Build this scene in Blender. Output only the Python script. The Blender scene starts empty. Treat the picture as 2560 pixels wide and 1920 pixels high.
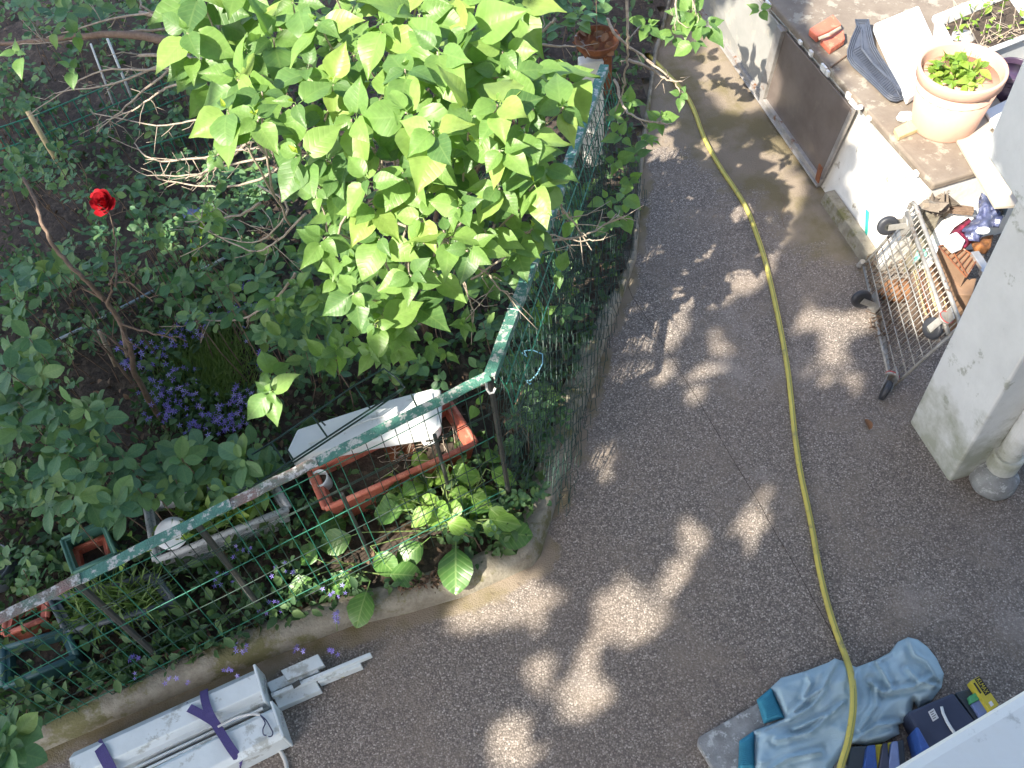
import bpy, math, random
import numpy as np
from mathutils import Vector as Vec, Matrix, Quaternion, noise
SC = bpy.context.scene; COL = SC.collection
rnd = random.Random(7)
R = math.radians
# ------------------------------------------------------------------ camera
H, FPX, TILT, ROLL, PW, PH = 4.0, 2300.0, R(36.5), R(7.7), 2560.0, 1920.0
S = PW/2212.0                                  # measurements were taken on a 2212 px wide copy of the photo
FW = Vec((0, math.sin(TILT), -math.cos(TILT))); NP = Vec((0, -math.cos(TILT), -math.sin(TILT)))
RT = Vec((1, 0, 0))*math.cos(ROLL) + NP*math.sin(ROLL); DN = Vec((-1, 0, 0))*math.sin(ROLL) + NP*math.cos(ROLL)
CAMP = Vec((0, 0, H))
cam = bpy.data.objects.new('camera', bpy.data.cameras.new('camera')); COL.objects.link(cam); SC.camera = cam
cam.matrix_world = Matrix(((RT.x, -DN.x, -FW.x, 0), (RT.y, -DN.y, -FW.y, 0), (RT.z, -DN.z, -FW.z, H), (0, 0, 0, 1)))
cam.data.sensor_width = 36; cam.data.lens = 36*FPX/PW; cam.data.clip_start = .05; cam.data.clip_end = 400
# ------------------------------------------------------------------ light
SUN_EL, SUN_AZ = R(45), math.atan2(.755, .655)   # the sun stands behind the camera, to its left
SUN_D = Vec((math.sin(SUN_AZ)*math.cos(SUN_EL), math.cos(SUN_AZ)*math.cos(SUN_EL), -math.sin(SUN_EL)))
w = bpy.data.worlds.new('World'); SC.world = w; w.use_nodes = True
nt = w.node_tree; sky = nt.nodes.new('ShaderNodeTexSky'); sky.sky_type = 'NISHITA'; sky.sun_disc = False
sky.sun_elevation = SUN_EL; sky.sun_rotation = SUN_AZ + math.pi; sky.air_density = 1.0; sky.dust_density = 2.5; sky.ozone_density = 1
nt.links.new(sky.outputs[0], nt.nodes['Background'].inputs[0]); nt.nodes['Background'].inputs[1].default_value = .15
sl = bpy.data.lights.new('sun', 'SUN'); sl.energy = 4.2; sl.angle = R(.53); sl.color = (1, .93, .8)
so = bpy.data.objects.new('sun', sl); COL.objects.link(so); so.rotation_euler = SUN_D.to_track_quat('-Z', 'Y').to_euler(); so.location = (-6, -6, 9)
SC.view_settings.view_transform = 'Standard'; SC.view_settings.look = 'None'; SC.view_settings.exposure = 1.75; SC.view_settings.gamma = 1
SC.view_settings.use_curve_mapping = False
# ------------------------------------------------------------------ helpers
def P(u, v, z=0.0):                              # where the sight line through a measured point meets height z
    d = FW + RT*((u*S-PW/2)/FPX) + DN*((v*S-PH/2)/FPX)
    return CAMP + d*((z-H)/d.z)
def L(*pts): return [P(*p) for p in pts]
def sm(x): x = max(0., min(1., x)); return x*x*(3-2*x)
def nz(p, s=1., o=0.): return noise.noise(Vec((p[0]*s+o, p[1]*s+o*1.7, p[2]*s-o)))

class MB:
    def __init__(s): s.v = []; s.f = []; s.uv = {}
    def add(s, vs, fs):
        b = len(s.v); s.v += [tuple(x) for x in vs]; s.f += [tuple(i+b for i in f) for f in fs]; return b
    def box(s, c, ax, ay, az):                   # centre and three half axes
        c, ax, ay, az = Vec(c), Vec(ax), Vec(ay), Vec(az)
        vs = [c+ax*i+ay*j+az*k for k in (-1, 1) for j in (-1, 1) for i in (-1, 1)]
        s.add(vs, [(0, 2, 3, 1), (4, 5, 7, 6), (0, 1, 5, 4), (2, 6, 7, 3), (0, 4, 6, 2), (1, 3, 7, 5)]); return s
    def quadbox(s, top, h, taper=1.0):           # four top corners, dropped by h
        c = sum((Vec(t) for t in top), Vec())/4
        bot = [Vec((c.x+(t[0]-c.x)*taper, c.y+(t[1]-c.y)*taper, t[2]-h)) for t in top]
        s.add([Vec(t) for t in top]+bot, [(0, 1, 2, 3), (7, 6, 5, 4)]+[(i, i+4, (i+1) % 4+4, (i+1) % 4) for i in range(4)]); return s
    def tube(s, pts, r0, r1=None, n=6, cap=True):
        pts = [Vec(p) for p in pts]; r1 = r0 if r1 is None else r1; m = len(pts); b = len(s.v); prev = None
        for i, p in enumerate(pts):
            t = (pts[min(i+1, m-1)]-pts[max(i-1, 0)]);
            if t.length < 1e-9: t = Vec((0, 0, 1))
            t.normalize()
            if prev is None:
                a = Vec((0, 0, 1)) if abs(t.z) < .9 else Vec((1, 0, 0)); prev = t.cross(a).normalized()
            x = (prev - t*prev.dot(t))
            x = x.normalized() if x.length > 1e-6 else t.orthogonal().normalized()
            prev = x; y = t.cross(x); r = r0+(r1-r0)*i/max(1, m-1)
            for k in range(n):
                a = 2*math.pi*k/n; s.v.append(tuple(p+x*math.cos(a)*r+y*math.sin(a)*r))
        for i in range(m-1):
            for k in range(n):
                k2 = (k+1) % n; s.f.append((b+i*n+k, b+i*n+k2, b+(i+1)*n+k2, b+(i+1)*n+k))
        if cap: s.f.append(tuple(b+k for k in reversed(range(n)))); s.f.append(tuple(b+(m-1)*n+k for k in range(n)))
        return s
    def lathe(s, c, prof, n=32, axis=Vec((0, 0, 1)), cap=True):   # (radius, height) profile
        c = Vec(c); q = Vec((0, 0, 1)).rotation_difference(axis); b = len(s.v); m = len(prof)
        for r, h in prof:
            for k in range(n):
                a = 2*math.pi*k/n; s.v.append(tuple(c+q @ Vec((r*math.cos(a), r*math.sin(a), h))))
        for i in range(m-1):
            for k in range(n):
                k2 = (k+1) % n; s.f.append((b+i*n+k, b+i*n+k2, b+(i+1)*n+k2, b+(i+1)*n+k))
        if cap: s.f.append(tuple(b+k for k in reversed(range(n)))); s.f.append(tuple(b+(m-1)*n+k for k in range(n)))
        return s
    def ribbon(s, pts, side, wd, th=.003):       # flat strap with thickness
        pts = [Vec(p) for p in pts]; b = len(s.v)
        for i, p in enumerate(pts):
            sd = (side[i] if isinstance(side, list) else side).normalized()
            t = (pts[min(i+1, len(pts)-1)]-pts[max(i-1, 0)]).normalized(); n = t.cross(sd).normalized()
            if n.z < 0: n = -n
            for q in (p-sd*wd/2, p+sd*wd/2, p+sd*wd/2+n*th, p-sd*wd/2+n*th): s.v.append(tuple(q))
        for i in range(len(pts)-1):
            for k in range(4):
                k2 = (k+1) % 4; s.f.append((b+i*4+k, b+i*4+k2, b+(i+1)*4+k2, b+(i+1)*4+k))
        s.f.append((b+3, b+2, b+1, b)); e = b+(len(pts)-1)*4; s.f.append((e, e+1, e+2, e+3)); return s
    def mesh(s, name, smooth=False):
        m = bpy.data.meshes.new(name); m.from_pydata(s.v, [], s.f); m.update()
        if smooth: m.shade_smooth()
        return m
    def build(s, name, mat, parent=None, smooth=False, bevel=0, fix=True):
        m = s.mesh(name, smooth)
        if fix:
            import bmesh
            bm = bmesh.new(); bm.from_mesh(m); bmesh.ops.recalc_face_normals(bm, faces=bm.faces); bm.to_mesh(m); bm.free()
        m.materials.append(mat); o = bpy.data.objects.new(name, m); COL.objects.link(o); par(o, parent)
        if bevel:
            b = o.modifiers.new('bevel', 'BEVEL'); b.width = bevel; b.segments = 2; b.limit_method = 'ANGLE'; b.angle_limit = R(35)
        return o
def par(o, parent):
    if parent is None: return
    o.parent = parent
    loc = parent['base'] if 'base' in parent else (0, 0, 0)
    o.matrix_parent_inverse = Matrix.Translation(-Vec(loc))
def thing(name, label, cat, loc, group=None):
    o = bpy.data.objects.new(name, None); COL.objects.link(o); o.location = loc; o['base'] = list(loc); o.empty_display_size = .05
    return tag(o, label, cat, group)
def tag(o, label, cat, group=None):
    o['label'] = label; o['category'] = cat
    if group: o['group'] = group
    return o
def struct(o): o['kind'] = 'structure'; return o
def stuff(o): o['kind'] = 'stuff'; return o
def inst(name, me, parent, mw):                  # one more object on a shared mesh
    o = bpy.data.objects.new(name, me); COL.objects.link(o); par(o, parent); o.matrix_basis = mw; return o

# ------------------------------------------------------------------ materials
def newmat(name):
    m = bpy.data.materials.new(name); m.use_nodes = True; n = m.node_tree.nodes; return m, n, m.node_tree.links, n['Principled BSDF']
def ramp(n, stops):
    r = n.new('ShaderNodeValToRGB'); e = r.color_ramp.elements
    while len(e) < len(stops): e.new(.5)
    for x, (p, c) in zip(e, stops): x.position = p; x.color = (*c, 1) if len(c) == 3 else c
    return r
def pm(name, c1, c2=None, sc=8, rough=.7, bump=.15, bsc=60, metal=0, spec=.4, c3=None, sc3=3, amt3=.5, det=5):
    m, n, l, b = newmat(name); tc = n.new('ShaderNodeTexCoord'); c2 = c2 or tuple(x*.75 for x in c1)
    t = n.new('ShaderNodeTexNoise'); t.inputs['Scale'].default_value = sc; t.inputs['Detail'].default_value = det; t.inputs['Roughness'].default_value = .65
    l.new(tc.outputs['Object'], t.inputs['Vector'])
    r = ramp(n, [(.35, c1), (.68, c2)]); l.new(t.outputs['Fac'], r.inputs[0]); out = r.outputs[0]
    if c3:
        t3 = n.new('ShaderNodeTexNoise'); t3.inputs['Scale'].default_value = sc3; t3.inputs['Detail'].default_value = 6; t3.inputs['Roughness'].default_value = .7
        l.new(tc.outputs['Object'], t3.inputs['Vector'])
        r3 = ramp(n, [(.5-.12*amt3+.1, (0, 0, 0)), (.66-.1*amt3, (1, 1, 1))]); l.new(t3.outputs['Fac'], r3.inputs[0])
        mx = n.new('ShaderNodeMix'); mx.data_type = 'RGBA'; l.new(r3.outputs[0], mx.inputs[0]); l.new(out, mx.inputs[6]); mx.inputs[7].default_value = (*c3, 1); out = mx.outputs[2]
    l.new(out, b.inputs['Base Color']); b.inputs['Roughness'].default_value = rough; b.inputs['Metallic'].default_value = metal; b.inputs['Specular IOR Level'].default_value = spec
    if bump:
        t2 = n.new('ShaderNodeTexNoise'); t2.inputs['Scale'].default_value = bsc; t2.inputs['Detail'].default_value = 4; l.new(tc.outputs['Object'], t2.inputs['Vector'])
        bp = n.new('ShaderNodeBump'); bp.inputs['Strength'].default_value = bump; bp.inputs['Distance'].default_value = .01
        l.new(t2.outputs['Fac'], bp.inputs['Height']); l.new(bp.outputs[0], b.inputs['Normal'])
    return m
def leafmat(name, cols, trans=.35, rough=.42, vein=.25, island=False, spec=.4, hosta=False):
    m, n, l, b = newmat(name)
    if island: rn = n.new('ShaderNodeNewGeometry').outputs['Random Per Island']
    else: rn = n.new('ShaderNodeObjectInfo').outputs['Random']
    k = len(cols); r = ramp(n, [(i/(k-1), c) for i, c in enumerate(cols)]); l.new(rn, r.inputs[0])
    uv = n.new('ShaderNodeUVMap'); sx = n.new('ShaderNodeSeparateXYZ'); l.new(uv.outputs[0], sx.inputs[0])
    def M(op, a, bb=None, cc=None):
        x = n.new('ShaderNodeMath'); x.operation = op
        for i, q in enumerate((a, bb, cc)):
            if q is None: continue
            if isinstance(q, (int, float)): x.inputs[i].default_value = q
            else: l.new(q, x.inputs[i])
        return x.outputs[0]
    ax = M('ABSOLUTE', M('SUBTRACT', sx.outputs[0], .5))
    mid = M('LESS_THAN', ax, .022)
    if hosta: ph = M('MULTIPLY', M('ARCTAN2', ax, M('ADD', sx.outputs[1], .15)), 34.)
    else: ph = M('MULTIPLY', M('SUBTRACT', sx.outputs[1], M('MULTIPLY', ax, .75)), 42.)
    sv = M('POWER', M('MULTIPLY_ADD', M('SINE', ph), .5, .5), 7.)
    ve = M('MAXIMUM', mid, M('MULTIPLY', sv, .55))
    no = n.new('ShaderNodeTexNoise'); no.inputs['Scale'].default_value = 6; no.inputs['Detail'].default_value = 3; l.new(uv.outputs[0], no.inputs['Vector'])
    hs = n.new('ShaderNodeHueSaturation'); l.new(r.outputs[0], hs.inputs['Color']); l.new(M('MULTIPLY_ADD', no.outputs['Fac'], .5, .75), hs.inputs['Value'])
    mx = n.new('ShaderNodeMix'); mx.data_type = 'RGBA'; l.new(M('MULTIPLY', ve, vein), mx.inputs[0]); l.new(hs.outputs[0], mx.inputs[6]); mx.inputs[7].default_value = (.34, .46, .16, 1)
    l.new(mx.outputs[2], b.inputs['Base Color']); b.inputs['Roughness'].default_value = rough; b.inputs['Specular IOR Level'].default_value = spec
    bp = n.new('ShaderNodeBump'); bp.inputs['Strength'].default_value = .14; bp.inputs['Distance'].default_value = .004; l.new(M('MULTIPLY_ADD', sv, -1., no.outputs['Fac']), bp.inputs['Height']); l.new(bp.outputs[0], b.inputs['Normal'])
    if trans:
        tr = n.new('ShaderNodeBsdfTranslucent'); g = n.new('ShaderNodeMix'); g.data_type = 'RGBA'; g.blend_type = 'MULTIPLY'; g.inputs[0].default_value = 1
        l.new(mx.outputs[2], g.inputs[6]); g.inputs[7].default_value = (1.35, 1.45, .7, 1); l.new(g.outputs[2], tr.inputs[0])
        ms = n.new('ShaderNodeMixShader'); ms.inputs[0].default_value = trans; l.new(b.outputs[0], ms.inputs[1]); l.new(tr.outputs[0], ms.inputs[2])
        l.new(ms.outputs[0], n['Material Output'].inputs[0])
    return m
def pathmat():
    m, n, l, b = newmat('exposed_aggregate'); tc = n.new('ShaderNodeTexCoord'); O = tc.outputs['Object']
    def N(sc, det=5, ro=.6):
        t = n.new('ShaderNodeTexNoise'); t.inputs['Scale'].default_value = sc; t.inputs['Detail'].default_value = det; t.inputs['Roughness'].default_value = ro; l.new(O, t.inputs['Vector']); return t.outputs['Fac']
    def mix(f, a, c, t='MIX'):
        x = n.new('ShaderNodeMix'); x.data_type = 'RGBA'; x.blend_type = t
        for i, q in ((0, f), (6, a), (7, c)):
            if isinstance(q, float): x.inputs[i].default_value = q
            elif isinstance(q, tuple): x.inputs[i].default_value = (*q, 1)
            else: l.new(q, x.inputs[i])
        return x.outputs[2]
    def rp(f, a, c, ca=(0, 0, 0), cb=(1, 1, 1)): r = ramp(n, [(a, ca), (c, cb)]); l.new(f, r.inputs[0]); return r.outputs[0]
    vo = n.new('ShaderNodeTexVoronoi'); vo.inputs['Scale'].default_value = 140; l.new(O, vo.inputs['Vector'])
    sep = n.new('ShaderNodeSeparateColor'); l.new(vo.outputs['Color'], sep.inputs[0])
    st = ramp(n, [(0, (.126, .108, .096)), (.3, (.192, .165, .145)), (.62, (.248, .213, .185)), (.86, (.315, .274, .238)), (1, (.46, .41, .36))]); l.new(sep.outputs[0], st.inputs[0])
    edge = rp(vo.outputs['Distance'], .45, .75)
    col = mix(edge, st.outputs[0], (.12, .103, .09))
    cement = mix(N(14), (.27, .225, .18), (.19, .155, .125))
    col = mix(rp(N(2.3, 7, .7), .5, .66), col, mix(.6, col, cement))
    col = mix(rp(N(1.1, 8, .72), .56, .68), col, mix(.5, col, (.36, .32, .29)))
    col = mix(rp(N(3.7, 8, .75), .6, .68), col, mix(.45, col, (.07, .06, .055)))
    # mossy cement skim along the kerb; browner towards the garden wall and far end
    at = n.new('ShaderNodeAttribute'); at.attribute_name = 'near_edge'
    ne = n.new('ShaderNodeMath'); ne.operation = 'MULTIPLY_ADD'; l.new(N(5, 6, .7), ne.inputs[0]); ne.inputs[1].default_value = .9; l.new(at.outputs['Fac'], ne.inputs[2])
    col = mix(rp(ne.outputs[0], .85, 1.2), col, mix(rp(N(3), .45, .6), (.22, .18, .135), (.15, .125, .065)))
    col = mix(rp(N(.9, 4), .42, .62), col, mix(.25, col, (.19, .145, .115)))
    col = mix(rp(N(260, 2), .68, .74), col, (.06, .05, .045))
    l.new(col, b.inputs['Base Color']); b.inputs['Roughness'].default_value = .85; b.inputs['Specular IOR Level'].default_value = .25
    bp = n.new('ShaderNodeBump'); bp.inputs['Strength'].default_value = .55; bp.inputs['Distance'].default_value = .004; bp.invert = True; l.new(vo.outputs['Distance'], bp.inputs['Height']); l.new(bp.outputs[0], b.inputs['Normal'])
    return m
M_path = pathmat()
M_soil = pm('soil', (.035, .026, .02), (.07, .052, .04), 30, .95, .9, 45, c3=(.10, .075, .055), sc3=14)
M_kerb = pm('mossy_kerb_concrete', (.29, .265, .21), (.19, .165, .125), 18, .9, .5, 70, c3=(.14, .13, .06), sc3=4, amt3=.6)
M_slabm = pm('pale_slab_concrete', (.30, .31, .31), (.17, .17, .17), 12, .85, .4, 120, c3=(.42, .43, .43), sc3=30)
M_plaster = pm('white_plaster', (.72, .73, .72), (.62, .63, .62), 5, .8, .25, 40, c3=(.36, .38, .33), sc3=2.2, amt3=.2)
M_pillar = pm('painted_pillar', (.78, .785, .77), (.68, .685, .67), 4, .75, .2, 35, c3=(.42, .43, .38), sc3=6, amt3=.1)
M_ledge = pm('fresh_white_paint', (.9, .88, .82), (.86, .84, .78), 3, .7, .12, 60, c3=(.6, .58, .52), sc3=12, amt3=.05)
def grime(m, z0, z1, col, sc):
    n, l = m.node_tree.nodes, m.node_tree.links; b = n['Principled BSDF']; src = b.inputs['Base Color'].links[0].from_socket
    tc = n.new('ShaderNodeTexCoord'); sp = n.new('ShaderNodeSeparateXYZ'); l.new(tc.outputs['Object'], sp.inputs[0])
    mr = n.new('ShaderNodeMapRange'); mr.inputs[1].default_value = z0; mr.inputs[2].default_value = z1; mr.inputs[3].default_value = .55; mr.inputs[4].default_value = 0; l.new(sp.outputs[2], mr.inputs[0])
    t = n.new('ShaderNodeTexNoise'); t.inputs['Scale'].default_value = sc; t.inputs['Detail'].default_value = 7; t.inputs['Roughness'].default_value = .65; l.new(tc.outputs['Object'], t.inputs['Vector'])
    ad = n.new('ShaderNodeMath'); ad.operation = 'ADD'; l.new(mr.outputs[0], ad.inputs[0]); l.new(t.outputs['Fac'], ad.inputs[1])
    r = ramp(n, [(.72, (0, 0, 0)), (1.0, (.8, .8, .8))]); l.new(ad.outputs[0], r.inputs[0])
    mx = n.new('ShaderNodeMix'); mx.data_type = 'RGBA'; l.new(r.outputs[0], mx.inputs[0]); l.new(src, mx.inputs[6]); mx.inputs[7].default_value = (*col, 1); l.new(mx.outputs[2], b.inputs['Base Color'])
# old damp stains with algae at the foot of the pillar
grime(M_pillar, .0, .75, (.27, .28, .2), 4.5)
M_wallwhite = pm('weathered_white_wall', (.74, .72, .68), (.64, .61, .56), 6, .85, .3, 30, c3=(.30, .26, .2), sc3=7, amt3=.05)
M_terrace = pm('brown_terrace_concrete', (.2, .165, .13), (.15, .12, .095), 9, .9, .3, 50, c3=(.28, .25, .2), sc3=11)
M_beige = pm('beige_board', (.42, .37, .3), (.36, .31, .25), 5, .7, .1, 40)
M_pane = pm('dirty_brown_glass', (.125, .1, .088), (.165, .135, .118), 5, .25, .05, 20, spec=.5, c3=(.16, .13, .11), sc3=9, amt3=.0)
M_pane2 = pm('dusty_grey_pane', (.24, .24, .22), (.3, .29, .27), 4, .4, .05, 20, c3=(.36, .33, .28), sc3=6)
M_frame = pm('grey_metal_frame', (.35, .33, .31), (.25, .23, .21), 12, .5, .1, 60, metal=.3, c3=(.2, .09, .04), sc3=8, amt3=.2)
M_peel = pm('peeling_green_paint', (.065, .2, .15), (.05, .14, .11), 24, .6, .5, 150, c3=(.42, .42, .39), sc3=30, amt3=.7)
M_peelred = pm('peeling_red_primer', (.22, .11, .1), (.08, .17, .13), 9, .65, .5, 150, c3=(.42, .41, .39), sc3=34, amt3=.8)
M_wire = pm('green_coated_wire', (.02, .19, .12), (.015, .11, .075), 30, .4, 0, spec=.5)
M_darkwire = pm('dark_green_wire', (.012, .05, .036), (.02, .03, .025), 30, .5, 0)
M_rustpost = pm('dark_iron', (.045, .05, .048), (.07, .065, .055), 20, .7, .3, 80)
M_rust = pm('rusty_iron', (.25, .09, .035), (.13, .05, .03), 14, .85, .5, 60, c3=(.4, .38, .35), sc3=10, amt3=.2)
M_terra = pm('terracotta_plastic', (.48, .135, .085), (.38, .1, .065), 6, .55, .2, 50, c3=(.56, .2, .13), sc3=20)
M_dimterra = pm('dimmed_terracotta_plastic', (.11, .05, .035), (.08, .04, .03), 9, .7, .2, 50, c3=(.06, .06, .04), sc3=14)  # terracotta with the shade by the kerb darkened into its colour
M_pot = pm('pale_terracotta', (.6, .37, .28), (.54, .33, .25), 5, .7, .1, 40)
M_whitepl = pm('white_plastic', (.68, .7, .7), (.6, .62, .62), 5, .45, .05, 30, c3=(.42, .42, .4), sc3=8, amt3=.1)
M_profile = pm('white_aluminium', (.62, .67, .68), (.53, .58, .59), 6, .45, .08, 60, c3=(.36, .38, .36), sc3=9, amt3=.3)
M_foam = pm('white_foam', (.8, .8, .79), (.72, .72, .7), 9, .8, .15, 60)
M_speck = pm('speckled_trough_plastic', (.42, .43, .43), (.32, .33, .33), 15, .6, .3, 90, c3=(.13, .13, .13), sc3=70, amt3=.3)
M_greenpl = pm('green_plastic', (.08, .2, .15), (.06, .15, .11), 8, .5, .1, 40)
M_teal = pm('teal_plastic', (.03, .09, .09), (.025, .07, .075), 6, .5, .1, 40)
M_slate = pm('slate_plastic', (.09, .105, .115), (.065, .08, .09), 6, .5, .1, 40)
M_purplepl = pm('purple_plastic', (.06, .035, .07), (.045, .03, .055), 6, .35, .05, 40)
M_strap = pm('violet_webbing', (.075, .06, .2), (.055, .045, .15), 200, .8, .5, 500)
M_hose = pm('yellow_hose', (.52, .45, .1), (.42, .36, .09), 9, .5, .15, 60, c3=(.28, .25, .1), sc3=12, amt3=.2)
M_hosest = pm('hose_green_stripe', (.25, .27, .08), None, 8, .5, 0)
M_rubber = pm('black_rubber', (.022, .024, .03), (.04, .042, .05), 9, .5, .1, 60, spec=.5)
M_matr = pm('ribbed_black_rubber', (.05, .058, .08), (.075, .085, .11), 30, .45, .25, 160, spec=.5)
M_chrome = pm('galvanised_steel', (.62, .63, .64), (.5, .51, .52), 15, .38, .1, 60, metal=.75)
M_whitemet = pm('white_painted_metal', (.75, .74, .7), (.6, .58, .54), 12, .5, .1, 60)
M_zinc = pm('dull_zinc', (.36, .35, .33), (.24, .225, .2), 18, .5, .1, 60, metal=.35, c3=(.16, .11, .08), sc3=20, amt3=.1)
M_red = pm('red_plastic', (.5, .03, .03), None, 5, .5, 0)
M_wood = pm('yellow_wood', (.5, .4, .22), (.42, .32, .17), 12, .8, .2, 60)
M_twig = pm('bare_grey_twig', (.4, .34, .27), (.26, .2, .15), 40, .9, .5, 120)
M_bark = pm('brown_bark', (.13, .085, .06), (.2, .14, .1), 30, .95, .7, 90)
M_greenstem = pm('green_stem', (.16, .22, .07), None, 20, .6, .1)
M_cloth = pm('pale_blue_workwear', (.38, .51, .58), (.32, .45, .53), 7, .9, .35, 260)
M_cuff = pm('turquoise_knit_cuff', (.06, .31, .45), (.045, .25, .38), 40, .95, .6, 300)
M_navy = pm('navy_plastic', (.026, .036, .07), (.036, .046, .085), 6, .4, .05, 40)
M_navy2 = pm('dark_slate_plastic', (.035, .05, .065), (.045, .06, .075), 6, .4, .05, 40)
M_yellow = pm('yellow_card', (.5, .42, .04), (.42, .35, .04), 9, .6, .05, 40)
M_blue = pm('blue_woven_plastic', (.03, .09, .32), (.03, .07, .24), 30, .45, .2, 120)
M_green = pm('green_card', (.08, .35, .16), None, 9, .6, 0)
M_bluecard = pm('pale_blue_card', (.16, .22, .42), None, 9, .6, 0)
M_black = pm('black_print', (.015, .014, .012), None, 9, .6, 0)
M_label = pm('white_paper', (.6, .6, .6), (.52, .52, .52), 60, .8, 0)
M_card = pm('brown_cardboard', (.24, .15, .095), (.19, .115, .07), 8, .85, .1, 60)
M_stone = pm('grey_stone', (.4, .38, .36), (.22, .21, .2), 40, .9, .6, 70)
M_bag = pm('navy_patterned_bag', (.05, .06, .14), (.11, .13, .22), 16, .5, .3, 60, c3=(.55, .55, .62), sc3=12, amt3=.2)
M_bagred = pm('dark_red_cloth', (.28, .02, .05), (.1, .015, .05), 25, .8, .3, 80)
M_orange = pm('orange_cloth', (.26, .11, .035), (.16, .06, .025), 20, .8, .3, 80)
M_cyan = pm('pale_blue_cord', (.2, .45, .6), None, 10, .6, 0)
M_cable = pm('white_cable', (.6, .6, .58), None, 10, .5, 0)
M_cable2 = pm('dark_blue_wire', (.03, .04, .1), None, 10, .5, 0)
M_turq = pm('turquoise_paint', (.05, .5, .4), None, 10, .6, 0)
M_net = pm('mint_net', (.25, .55, .45), (.15, .4, .33), 30, .7, 0)
M_rose = pm('red_rose_petal', (.5, .012, .022), (.36, .008, .016), 20, .55, .1, 60)
M_violet = None
M_yel = pm('yellowed_leaf', (.5, .45, .04), (.42, .34, .05), 30, .6, .1)
M_dead = pm('dead_leaf', (.26, .13, .06), (.16, .07, .035), 20, .8, .2)
M_blueRod = pm('pale_coated_rod', (.36, .42, .46), (.26, .31, .34), 9, .4, 0)
G_lil = leafmat('lilac_leaf', [(.08, .165, .055), (.13, .245, .07), (.17, .3, .075), (.2, .33, .085), (.25, .38, .1), (.29, .4, .1)], .38, .4, vein=.16)
G_lilyoung = leafmat('young_lilac_leaf', [(.34, .45, .07), (.4, .5, .08)], .4, .5, vein=.1)
G_lilS = leafmat('lilac_leaf_small', [(.09, .18, .055), (.13, .24, .065), (.17, .29, .07)], .38, .4, vein=.1, island=True)
G_shr = leafmat('shrub_leaf', [(.06, .14, .065), (.08, .18, .085), (.1, .2, .08), (.14, .23, .06)], .25, .5, vein=.1)
G_shrS = leafmat('shrub_leaf_small', [(.04, .1, .045), (.065, .15, .06), (.09, .17, .05)], .25, .45, vein=.1, island=True)
G_cov = leafmat('ground_cover_leaf', [(.04, .09, .035), (.06, .125, .045), (.095, .16, .05)], .2, .6, vein=0, island=True)
G_lit = leafmat('litter_leaf', [(.07, .04, .025), (.12, .075, .045), (.2, .13, .08), (.05, .06, .025)], 0, .8, vein=0, island=True)
G_hos = leafmat('hosta_leaf', [(.13, .26, .045), (.2, .34, .06)], .3, .4, vein=.55, hosta=True)
G_ber = leafmat('broad_dark_leaf', [(.06, .15, .035), (.09, .2, .04)], .2, .35, vein=.3)
G_herb = leafmat('bright_herb_leaf', [(.13, .24, .03), (.2, .32, .04), (.26, .36, .06)], .3, .5, vein=.1)
G_fern = leafmat('fern_blade', [(.1, .17, .04), (.14, .22, .05)], .25, .5, vein=0, island=True)
G_crown = leafmat('shade_tree_leaf', [(.04, .09, .03), (.06, .12, .04)], .12, .6, vein=0, island=True)

# ------------------------------------------------------------------ leaves
def leaf_geo(L=1., prof=((0, .03), (.035, .22), (.13, .355), (.27, .405), (.44, .37), (.62, .255), (.8, .115), (1, .003)), fold=.35, droop=.25, wave=.025, pet=.22, cols=(-1, -.5, 0, .5, 1), seed=0, notch=.07):
    rr = random.Random(seed); v, f, uv = [], [], []; ph = rr.random()*6; tw = rr.uniform(-.12, .12); nc = len(cols)
    for t, wd in prof:
        for c in cols:
            x = c*wd; y = pet+t - (notch*abs(c) if t < .1 else 0)
            z = fold*abs(x) - droop*t*t + wave*math.sin(ph+t*9+c*3)*abs(c) + tw*t*x
            v.append((x*L, y*L, z*L)); uv.append((.5+x, t))
    for i in range(len(prof)-1):
        for k in range(nc-1):
            a = i*nc+k; f.append((a, a+1, a+nc+1, a+nc))
    if pet:
        b = len(v); q = .013
        v += [(-q*L, 0, .02*L), (q*L, 0, .02*L), (q*L, pet*L, 0), (-q*L, pet*L, 0)]; uv += [(.5, 0)]*4; f.append((b, b+1, b+2, b+3))
    return v, f, uv
def leaf_mesh(name, mat, **k):
    v, f, uv = leaf_geo(**k); m = bpy.data.meshes.new(name); m.from_pydata(v, [], f); ul = m.uv_layers.new(name='UVMap')
    for lp in m.loops: ul.data[lp.index].uv = uv[lp.vertex_index]
    m.shade_smooth(); m.materials.append(mat); return m
def lilprof(wx, sh): return tuple((min(1, t+sh*math.sin(math.pi*t)), q*wx) for t, q in ((0, .03), (.035, .22), (.13, .355), (.27, .405), (.44, .37), (.62, .255), (.8, .115), (1, .003)))
LIL = [leaf_mesh('leaf', G_lil, fold=rnd.uniform(.12, .42), droop=rnd.uniform(.1, .5), wave=rnd.uniform(.01, .05), seed=i, prof=lilprof(rnd.uniform(.78, 1.1), rnd.uniform(-.05, .08))) for i in range(15)]
LILY = [leaf_mesh('leaf', G_lilyoung, fold=rnd.uniform(.6, 1.), droop=rnd.uniform(0, .3), seed=40+i, prof=((0, .02), (.15, .2), (.4, .26), (.7, .15), (1, .004))) for i in range(3)]
OVAL = ((0, .02), (.08, .16), (.25, .3), (.48, .35), (.7, .29), (.88, .16), (1, .02))
SHR = [leaf_mesh('leaf', G_shr, prof=OVAL, fold=rnd.uniform(.1, .3), droop=rnd.uniform(.05, .3), seed=60+i) for i in range(5)]
HOS = [leaf_mesh('leaf', G_hos, prof=((0, .03), (.1, .26), (.3, .38), (.55, .36), (.8, .2), (1, .01)), fold=.25, droop=.45, wave=.05, pet=.3, seed=80+i) for i in range(3)]
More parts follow.
